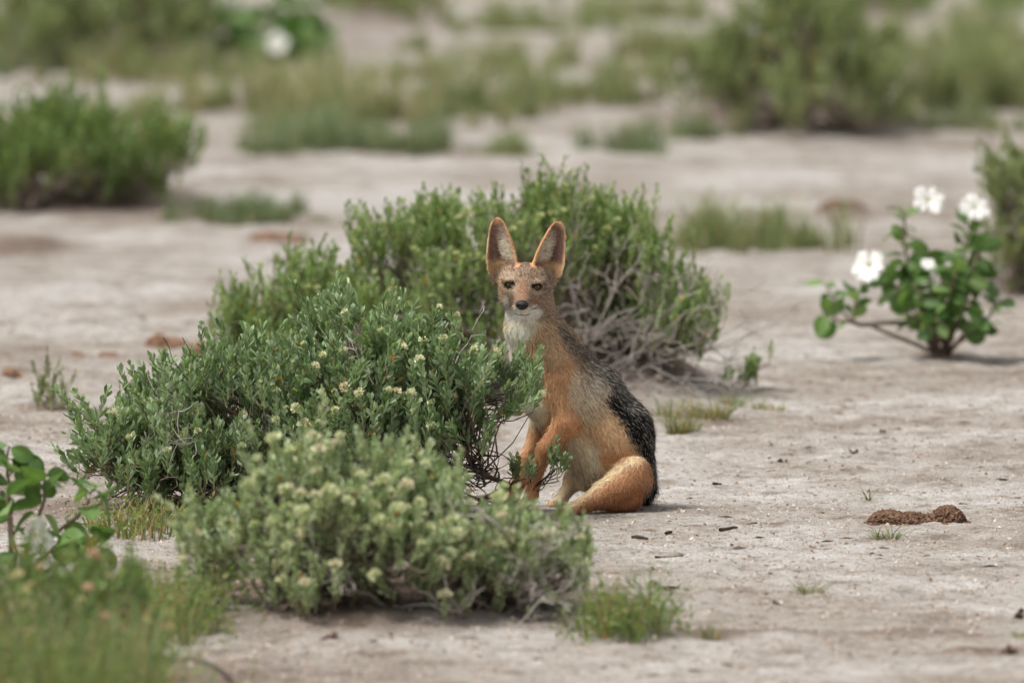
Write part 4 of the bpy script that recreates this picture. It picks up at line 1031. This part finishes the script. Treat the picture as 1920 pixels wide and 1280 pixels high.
# the pale bush in the near foreground
make_bush('pale_bush', 'pale sage bush full of yellowish flower heads, in front of the jackal', (720, 1148),
    [(420, 1000, 70, 62, .0, .16), (550, 915, 70, 66, .04, .2), (680, 905, 100, 66, .06, .24), (790, 955, 84, 70, .04, .2), (540, 1030, 130, 76, -.04, .24), (760, 1040, 140, 74, -.06, .24), (930, 1035, 100, 66, -.04, .18), (1035, 1045, 55, 50, .0, .12), (640, 980, 140, 80, .0, .26), (400, 1080, 70, 44, -.05, .12), (880, 1085, 120, 44, -.06, .16), (1060, 1075, 46, 44, -.04, .10), (600, 1090, 120, 36, -.1, .2), (940, 1004, 66, 34, .04, .12), (1050, 1016, 46, 30, .04, .10)],
    1180, 'front', 303, head_scale=1.75, leaf=(0.019, 0.0085), per_shoot=17, shoot_len=0.060, n_branch=14, heads=130, n_obj=300, stem_r=.008, extra_bases=((520, 1140), (960, 1140), (420, 1135)),
    head_col=[(lin(212, 216, 172), lin(228, 230, 192)), (lin(198, 206, 158), lin(216, 220, 176)), (lin(216, 210, 176), lin(230, 222, 192))],
    bare=[(720, 1140, -.1, 660, 1070, -.25, .7, .005, 3, 3, False), (740, 1140, -.1, 800, 1085, -.25, .6, .0045, 3, 3, False), (960, 1145, -.08, 1040, 1075, -.22, .6, .005, 4, 3, False), (980, 1148, -.08, 930, 1080, -.22, .6, .0045, 4, 3, False), (1000, 1150, -.08, 1080, 1110, -.22, .6, .0042, 4, 3, False), (950, 1000, -.2, 880, 940, -.25, .6, .003, 3, 2, False), (520, 1140, -.1, 440, 1090, -.2, .6, .004, 3, 3, False)])
# bushes of the background
make_bush('background_bush', 'leafy green bush on a brown soil mound at the left edge behind', (150, 392),
    [(40, 300, 110, 84, .0, .5), (140, 255, 95, 66, .1, .5), (250, 280, 80, 50, .0, .4), (335, 278, 46, 36, -.1, .3), (0, 345, 70, 46, -.1, .4), (270, 330, 60, 26, -.1, .3), (130, 300, 120, 60, -.1, .5)],
    800, 'far', 404, leaf=(.034, .0125), per_shoot=13, shoot_len=.12, n_branch=10, simple=True, stem_r=.010, spread=(.15, .6), upness=.85, bark=(lin(130, 116, 108), lin(160, 146, 136)))
make_bush('background_bush', 'green-olive bush cut off by the right edge above the flowering shrub', (1915, 556),
    [(1900, 360, 62, 64, .0, .3), (1960, 400, 80, 90, .0, .35), (1900, 470, 55, 60, -.05, .25), (1970, 480, 80, 60, 0, .3)],
    330, 'olive', 505, leaf=(.032, .009), per_shoot=13, shoot_len=.12, n_branch=8, simple=True, stem_r=.008, spread=(.15, .55), upness=.7, bare=[(1900, 540, 0, 1880, 420, -.2, .6, .004, 3, 3, False), (1910, 545, 0, 1850, 460, -.2, .6, .004, 3, 3, False)])
make_bush('background_bush', 'tall blurred olive-green bush at the top right', (1500, 246),
    [(1330, 150, 80, 66, .0, .6), (1430, 90, 90, 80, .1, .7), (1540, 80, 100, 84, .0, .7), (1640, 130, 70, 70, .0, .6), (1480, 170, 120, 60, -.2, .6), (1600, 190, 90, 44, -.2, .5), (1500, 20, 70, 40, .1, .5)],
    620, 'olive', 606, leaf=(.042, .015), per_shoot=13, shoot_len=.15, n_branch=11, simple=True, stem_r=.011, bark=(lin(120, 106, 96), lin(150, 136, 126)), heads=0)
make_bush('background_bush', 'dull olive blurred bush mass in the top left corner', (200, 122),
    [(40, 40, 90, 60, .0, .8), (170, 20, 110, 66, .2, .9), (300, 10, 110, 70, .2, .9), (110, 70, 120, 40, -.2, .7), (330, 60, 80, 50, 0, .7)],
    560, 'olive', 707, leaf=(.044, .017), per_shoot=13, shoot_len=.15, n_branch=10, simple=True, stem_r=.011)
make_bush('background_bush', 'dark brownish far bush touching the top edge left of centre', (690, 28),
    [(660, 0, 60, 26, .0, .7), (770, -6, 70, 24, .2, .8)], 140, 'olive', 808, leaf=(.05, .017), per_shoot=12, shoot_len=.16, n_branch=6, simple=True, stem_r=.011, bark=(lin(96, 82, 74), lin(120, 106, 96)), dry=.1)
make_bush('background_bush', 'far green bush behind the top right bush at the top edge', (1680, 30),
    [(1560, -10, 90, 34, .3, .8), (1690, -6, 80, 26, .3, .8), (1880, 20, 60, 30, .0, .6)], 170, 'far', 818, leaf=(.05, .017), per_shoot=12, shoot_len=.16, n_branch=6, simple=True, stem_r=.011)
make_bush('low_weeds', 'blurred mat of mixed leafy weeds in the lower left corner', (150, 1330),
    [(60, 1120, 90, 60, .1, .25), (190, 1120, 90, 60, .1, .25), (260, 1150, 50, 50, .15, .2), (40, 1210, 110, 70, -.05, .25), (190, 1220, 120, 70, -.05, .25), (270, 1240, 50, 60, 0, .2), (120, 1290, 160, 50, -.1, .25)],
    620, 'far', 919, leaf=(.020, .0075), per_shoot=13, shoot_len=.085, n_branch=10, simple=True, stem_r=.005, heads=40, head_scale=1.3, dry=.03, cat='weeds',
    head_col=[(lin(206, 170, 140), lin(220, 190, 160)), (lin(214, 206, 150), lin(224, 216, 170))], extra_bases=((40, 1330), (280, 1310)))
# seedling shrubs by the left edge
make_bush('young_shrub', 'small sparse two-stemmed shrub standing alone near the left edge', (95, 772),
    [(65, 730, 20, 24, 0, .05), (120, 712, 16, 34, 0, .04), (85, 745, 30, 20, 0, .06)], 30, 'olive', 909, leaf=(.016, .005), per_shoot=12, shoot_len=.06, n_branch=5, stem_r=.003, spread=(.15, .5), upness=.9, cat='shrub', base_spread=.03)

# ================================================================== broad-leaved shrubs with white flowers
make_trumpet_plant('flowering_shrub', 'broad-leaved shrub with several white trumpet flowers on the right', (1765, 668),
    [dict(pts=[(1712, 560, 0), (1698, 470, 0), (1694, 395, 0)], n=24, r=.006, **{'from': .2}), dict(pts=[(1735, 600, -.03), (1650, 606, -.05), (1585, 612, -.06), (1548, 530, -.06)], n=10, **{'from': .7}),
     dict(pts=[(1730, 600, -.03), (1640, 610, -.08), (1590, 608, -.1), (1612, 545, -.1)], n=8, **{'from': .72}), dict(pts=[(1630, 608, -.08), (1580, 605, -.08), (1545, 588, -.1)], n=6, **{'from': .8}),
     dict(pts=[(1780, 560, .02), (1800, 480, .02), (1822, 420, .02)], n=20), dict(pts=[(1755, 580, -.05), (1740, 520, -.06), (1745, 470, -.05)], n=20), dict(pts=[(1800, 590, -.05), (1820, 540, -.06), (1845, 500, -.05)], n=18),
     dict(pts=[(1715, 610, -.06), (1690, 560, -.08), (1665, 510, -.06)], n=18), dict(pts=[(1830, 620, -.03), (1850, 600, -.04), (1876, 560, -.02)], n=9), dict(pts=[(1770, 600, -.1), (1780, 560, -.12), (1790, 510, -.1)], n=18), dict(pts=[(1790, 570, -.08), (1815, 520, -.1), (1838, 465, -.06)], n=15), dict(pts=[(1745, 600, -.08), (1715, 540, -.1), (1712, 500, -.06)], n=14), dict(pts=[(1760, 590, .05), (1765, 530, .06), (1770, 480, .06)], n=14),
     dict(pts=[(1740, 620, -.1), (1715, 590, -.14), (1700, 565, -.12)], n=14), dict(pts=[(1810, 620, -.1), (1830, 600, -.1), (1850, 610, -.1)], n=7), dict(pts=[(1760, 630, -.1), (1758, 605, -.14), (1752, 590, -.14)], n=11), dict(pts=[(1790, 625, -.1), (1800, 600, -.12), (1812, 575, -.12)], n=12)],
    [(1740, 374, -.05, .050, (.25, -.75, .35), .0), (1828, 388, -.05, .047, (.35, -.65, .45), .03), (1630, 497, -.10, .052, (-.4, -.7, .3), .0), (1740, 496, -.13, .022, (.1, -.6, .6), .0)],
    31, leaf_size=.052, red=.006)
make_trumpet_plant('flowering_shrub', 'near broad-leaved shrub with one white flower at the left edge', (20, 1110),
    [dict(pts=[(60, 1000, .0), (85, 930, .0), (84, 888, .0)], n=9, **{'from': .6}), dict(pts=[(70, 1020, .0), (150, 965, -.02), (180, 915, -.02)], n=8, **{'from': .7}), dict(pts=[(20, 1000, -.02), (14, 900, .0), (18, 835, .0)], n=12, **{'from': .45}), dict(pts=[(-20, 1020, .0), (-40, 940, .0), (-50, 860, .0)], n=12),
     dict(pts=[(100, 1060, -.02), (150, 1040, -.03), (190, 1020, -.03)], n=8, **{'from': .6}), dict(pts=[(30, 1040, -.05), (20, 960, -.06), (10, 930, -.06)], n=9), dict(pts=[(60, 1060, -.05), (100, 1030, -.05), (120, 1010, -.05)], n=7)],
    [(70, 1003, -.08, .042, (.5, -.7, .1), .0)], 32, leaf_size=.066, red=0)
make_trumpet_plant('flowering_shrub', 'far bright green shrub with a single white flower near the top left', (520, 122),
    [dict(pts=[(a, 100, .0), (b, c, d)], n=22, **{'from': .15}) for a, b, c, d in ((500, 470, 40, -.1), (520, 500, 20, 0), (540, 560, 10, .1), (560, 600, 40, 0), (480, 420, 50, .1), (580, 625, 80, -.1), (450, 400, 90, 0), (540, 540, 60, -.2), (500, 440, 10, .2), (560, 590, 5, .2), (510, 480, 75, -.25), (560, 590, 90, -.2), (470, 420, 20, .1))],
    [(520, 82, -.32, .052, (-.1, -.95, .2), .0)], 33, leaf_size=.085, red=0)

# ================================================================== grasses
gr, dr_ = (lin(108, 132, 84), lin(138, 156, 106)), (lin(184, 170, 136), lin(200, 188, 154))
bl = (lin(104, 130, 94), lin(132, 152, 116))
FAR = [
    ('low green grass patch right of the left background bush foot', 430, 412, 260, .5, 1500, .075, bl, .15),
    ('bright green grass strip left of centre above the green bush', 640, 284, 420, .7, 2600, .12, bl, .15),
    ('tall dry straw grass patch behind the green grass strip', 660, 222, 420, 1.4, 2400, .21, gr, .6),
    ('small grass tuft above the tip of the jackal ear', 962, 292, 80, .3, 420, .085, gr, .15),
    ('short dark grass strip left of the big olive bush foot', 1180, 286, 150, .5, 900, .09, bl, .15),
    ('thin grass strip right behind the green bush', 1410, 462, 370, .5, 1700, .12, gr, .3),
    ('green grass clump at centre between pale sand strips', 900, 212, 240, .8, 1300, .14, gr, .25),
    ('grass clump joining the left side of the olive bush', 1130, 190, 260, .8, 1400, .15, gr, .35),
    ('grass tuft under the left side of the olive bush', 1310, 256, 130, .5, 700, .10, bl, .2),
    ('thin grass behind the left background bush', 360, 205, 240, .7, 900, .11, gr, .4),
    ('grass strip under the top left bush mass', 230, 128, 300, .9, 1500, .15, gr, .35),
    ('small grass patch in the upper centre beside pale sand', 960, 128, 220, 1.0, 900, .13, gr, .35),
    ('far grass strip near the top edge at centre', 960, 58, 260, 1.2, 1100, .15, gr, .25),
    ('broad grass meadow right of the olive bush by the right edge', 1850, 198, 300, 1.2, 2600, .22, gr, .25),
    ('reddish-green far grass field in the top right corner', 1850, 105, 300, 2.4, 2600, .20, gr, .35),
    ('dry twiggy grass below the far white flower', 520, 200, 110, .6, 500, .17, gr, .8),
    ('small grass tuft in the pale upper sand left of centre', 775, 95, 60, .4, 240, .08, gr, .2),
    ('wide thin grass band below the olive bush at its right', 1780, 240, 260, .6, 900, .10, bl, .25),
    ('loose grass band left of centre under the far flowering shrub', 330, 150, 420, .8, 1300, .12, gr, .45),
    ('faint grass band across the pale sand at upper centre', 780, 150, 320, .9, 900, .10, gr, .5),
    ('grass fringe in front of the top left bush mass', 60, 135, 200, .8, 900, .14, bl, .3),
    ('far grass fringe along the top edge right of centre', 1180, 40, 300, 1.6, 1200, .16, gr, .3),
    ('grass fringe to the left of the olive bush top', 1240, 110, 160, 1.0, 900, .18, gr, .35),
    ('low grass scatter in front of the straw grass', 560, 250, 200, .6, 700, .09, bl, .3),
    ('thin grass scatter right behind the left background bush', 250, 232, 160, .6, 500, .10, gr, .35),
    ('pale dry grass sliver right of the top centre', 1210, 150, 90, .6, 420, .13, gr, .5),
]
for i, (lb, px, py, w, dp, n, h, c, dp_) in enumerate(FAR):
    make_grass('grass_patch', lb, px, py, w * 1.25, dp * 1.3, int(n * 1.25), h * 1.5, 1000 + i, green=c, dryc=dr_, dryp=dp_ * .65, width=.0045, tufts=max(4, int(w * .16)), group='grass patches of the background')
ng = (lin(100, 126, 82), lin(130, 150, 106)); nd = (lin(186, 150, 100), lin(200, 172, 124))
NEAR = [
    ('low brown-based grass tuft nearest right of the jackal back', 1282, 812, 70, .06, 170, .050, .25, 1.5),
    ('spreading grass tuft with orange dry blades under the green bush', 1330, 788, 70, .10, 190, .060, .30, 1.9),
    ('thin upright grass under the green bush beside the jackal back', 1255, 785, 60, .10, 90, .055, .25, 1.2),
    ('flat grass tuft at the right end of the soil mound', 1372, 762, 40, .12, 80, .038, .25, 1.5),
    ('small brownish grass tuft on its own right of the mound grass', 1425, 770, 32, .08, 60, .028, .4, 1.4),
    ('outermost tiny grass tuft right of the green bush', 1458, 774, 22, .06, 40, .026, .35, 1.4),
    ('small green grass tuft in front of the crumbly soil heap', 1658, 1014, 46, .03, 70, .034, .05, 1.7),
    ('short grass tuft alone on the sand below the soil heap', 1516, 1118, 52, .05, 90, .034, .25, 1.4),
    ('tiny grass tuft on a dark soil line at lower right of centre', 1330, 1196, 46, .06, 40, .036, .3, 1.6),
    ('grass tip at the right edge near the bottom', 1912, 1198, 22, .04, 50, .026, .1, 1.4),
]
for i, (lb, px, py, w, dp, n, h, dp_, ln) in enumerate(NEAR):
    make_grass('grass_tuft', lb, px, py, w, dp, int(n * 0.95), h * 1.45, 1100 + i, green=ng, dryc=nd, dryp=dp_, width=.0026, lean=ln, group='small grass tufts on the sand')
make_grass('seedling', 'tiny upright seedling behind the crumbly soil heap', 1628, 940, 8, .01, 12, .042, 1201, green=ng, dryp=0, lean=1.1, width=.004, cat='seedling')
make_grass('leafy_herb', 'mixed herb and grass clump at the right end of the pale bush', 1165, 1188, 170, .28, 260, .13, 1202, green=ng, dryc=nd, dryp=.12, width=.0026, lean=.8, cat='herb', forbs=150)
make_grass('long_grass', 'few long arching grass blades right of the herb clump', 1215, 1150, 30, .06, 22, .17, 1203, green=(lin(100, 134, 84), lin(124, 154, 106)), dryp=0, width=.0030, lean=1.6, cat='grass')
make_grass('foreground_grass', 'tall out-of-focus grassy herbs filling the lower left corner', 90, 1400, 430, .8, 1300, .32, 1204, green=(lin(100, 128, 82), lin(136, 154, 110)), dryc=(lin(180, 160, 110), lin(196, 170, 130)), dryp=.25, width=.0030, lean=.5, cat='grass', forbs=900)
make_grass('foreground_grass', 'shorter grass between the lower left herbs and the pale bush', 320, 1180, 180, .5, 500, .16, 1205, green=(lin(112, 130, 84), lin(140, 150, 108)), dryc=nd, dryp=.1, width=.003, lean=.7, cat='grass', forbs=200)
make_grass('foreground_grass', 'low scrubby herbs at the left foot of the grey-green bush', 260, 1000, 200, .35, 300, .10, 1206, green=(lin(112, 130, 84), lin(140, 150, 108)), dryc=nd, dryp=.3, width=.003, lean=.9, cat='grass', forbs=90)

# ================================================================== soil heaps, clods, twigs
br1, br2 = lin(96, 74, 60), lin(140, 112, 94)
make_heap('soil_heap', 'two-humped heap of crumbly brown soil on the right sand', 1715, 982, [(-48, 80, 24), (-8, 78, 20), (28, 66, 15), (62, 64, 33)], 2000, .0095, 51, lin(84, 64, 52), lin(136, 108, 90))
fb1, fb2 = lin(132, 102, 82), lin(166, 138, 116)
make_heap('soil_heap', 'flat-topped brown soil heap left of the bush behind', 312, 652, [(-14, 46, 24), (16, 50, 15)], 300, .010, 52, fb1, fb2)
make_heap('soil_heap', 'brown soil heap half hidden by the grey-green bush', 372, 668, [(0, 50, 26)], 240, .010, 53, fb1, fb2)
make_heap('soil_heap', 'small low brown soil heap left of the flat-topped one', 202, 672, [(0, 40, 10)], 160, .009, 54, fb1, fb2)
make_heap('soil_heap', 'tiny brown soil heap between small shrub and low heap', 146, 669, [(0, 28, 7)], 100, .009, 55, fb1, fb2)
make_heap('soil_heap', 'tiny brown soil heap at the left edge of the sand', 20, 704, [(0, 34, 12)], 120, .009, 56, fb1, fb2)
make_heap('soil_heap', 'blurred brown soil heap below the left background grass', 520, 462, [(-20, 60, 14), (24, 60, 8)], 220, .013, 57, fb1, fb2)
make_heap('soil_heap', 'blurred dark soil heap left of the white-flowered shrub top', 1580, 398, [(-20, 50, 12), (22, 40, 9)], 200, .014, 58, lin(110, 86, 70), lin(140, 114, 96))
def make_clod(label, px, py, w, h, seed, dark=True):
    R = np.random.default_rng(seed); g = G(px, py); k = g[1] / F; root = empty('soil_clod', g, label, 'clod', 'loose dark clods on the sand'); n = 9
    pos = np.stack([R.normal(0, w * k * .26, n), R.normal(0, w * k * .22, n), np.abs(R.normal(0, h * k * .35, n)) + .002], 1)
    c = (lin(74, 60, 52), lin(104, 86, 74)) if dark else (lin(120, 96, 80), lin(150, 126, 108))
    ob('lump', crumb_mesh('soil_clod_lump', pos, R.uniform(.5, 1.0, n) * max(h, 6) * k, c[0], c[1], R), M_SOIL, root)
for i, (lb, px, py, w, h) in enumerate([
    ('small dark clod on the sand right of the jackal', 1465, 868, 16, 9), ('dark brown clod on the sand far right of the jackal', 1656, 812, 20, 9), ('dark leaf-like clod near the right edge low down', 1908, 1160, 22, 18),
    ('dark clod pair on the brown soil line by the right edge', 1895, 1226, 26, 16), ('lone dark clod in the bare soil under the pale bush', 620, 1200, 22, 18), ('flat dark crumb left of the two-humped soil heap', 1612, 976, 20, 6), ('dark clod on sand below the lone grass tuft', 1458, 1140, 14, 12), ('small brown clod among sand above the soil heap', 1600, 850, 14, 8)]):
    make_clod(lb, px, py, w, h, 1300 + i)
def make_twig(label, px, py, wpx, ang, seed):
    R = np.random.default_rng(seed); g = G(px, py); k = g[1] / F; L = wpx * k
    a = np.array([-L / 2 * math.cos(ang), -L / 2 * math.sin(ang), 0]); pts = np.stack([a * (1 - 2 * t) for t in np.linspace(0, 1, 7)]); pts[1:-1] += R.normal(0, L * .03, (5, 3))
    pts[:, 2] = ground_h(g[0] + pts[:, 0], g[1] + pts[:, 1]) - g[2] + .0035
    v, q = tube_batch(pts[None], np.array([[.003, .0036, .0036, .0034, .003, .0026, .0018]]), 6)
    v[:, 2] += R.normal(0, .0006, len(v))
    o = ob('twig', np_mesh('twig', v, [q], np.tile(lin(74, 62, 54), (len(v), 1)), True), M_BARK, None, tuple(g)); tag(o, label, 'twig', 'fallen twigs on the sand')
for i, (lb, px, py, w, a) in enumerate([('short dark twig on the sand right of the jackal foot', 1366, 999, 36, .3), ('dark twig fragment just below and left of the other', 1254, 1003, 18, .8), ('long thin twig on the sand above the herb clump', 1255, 1044, 60, .5), ('grey twig lying right of the herb clump', 1255, 1110, 40, .2),
        ('twig on the sand in front of the jackal hind foot', 1200, 1016, 34, -.4), ('brown twig between jackal and soil heap', 1345, 910, 30, 1.0), ('dark twig shard right of the two-humped soil heap', 1805, 948, 16, .4)]):
    make_twig(lb, px, py, w, a, 1400 + i)
# fine loose crumbs, grit, litter and shadow-like dark flakes of the sand, more than anyone could count
R = np.random.default_rng(99); N = 76000
yy = 19.6 + (31 - 19.6) * R.random(N) ** 1.15; xx = R.uniform(-1, 1, N) * (yy * 960 / F * 1.15)
zz = ground_h(xx, yy); sz = .0022 + .0050 * R.random(N) ** 5
pal = np.array([lin(198, 186, 174), lin(182, 166, 152), lin(166, 146, 130), lin(134, 114, 98), lin(108, 92, 80), lin(214, 206, 198)])
cc = pal[R.choice(6, N, p=[.30, .32, .26, .08, .02, .02])] * R.uniform(.85, 1.15, (N, 1))
grit = ob('sand_grit', grit_mesh('sand_grit', np.stack([xx, yy, zz - .0004], 1), sz * 1.5, cc, R), M_SOIL); tag(grit, 'fine pale and brown grit strewn over the dry sand', 'grit', kind='stuff')
N = 5000; yy = 19.6 + (31 - 19.6) * R.random(N) ** 1.1; xx = R.uniform(-1, 1, N) * (yy * 960 / F * 1.15); wk = fbm(xx * 2.6, yy * 1.8, 3, 71) > .52; xx, yy = xx[wk], yy[wk]; N = len(xx)
sz = .003 + .012 * R.random(N) ** 3; cc = np.array([lin(104, 88, 76), lin(126, 108, 94), lin(148, 128, 112)])[R.integers(0, 3, N)]  # dark flakes: dry litter, also imitating the small shadows of crust ledges
lit = ob('litter_shade_flakes', grit_mesh('litter_shade_flakes', np.stack([xx, yy, ground_h(xx, yy)], 1), sz * 1.6, cc, R, (1.7, .5, .3)), M_SOIL); tag(lit, 'scattered dark shreds of dry plant litter and imitated ledge shade on the sand', 'litter', kind='stuff')
make_jackal()
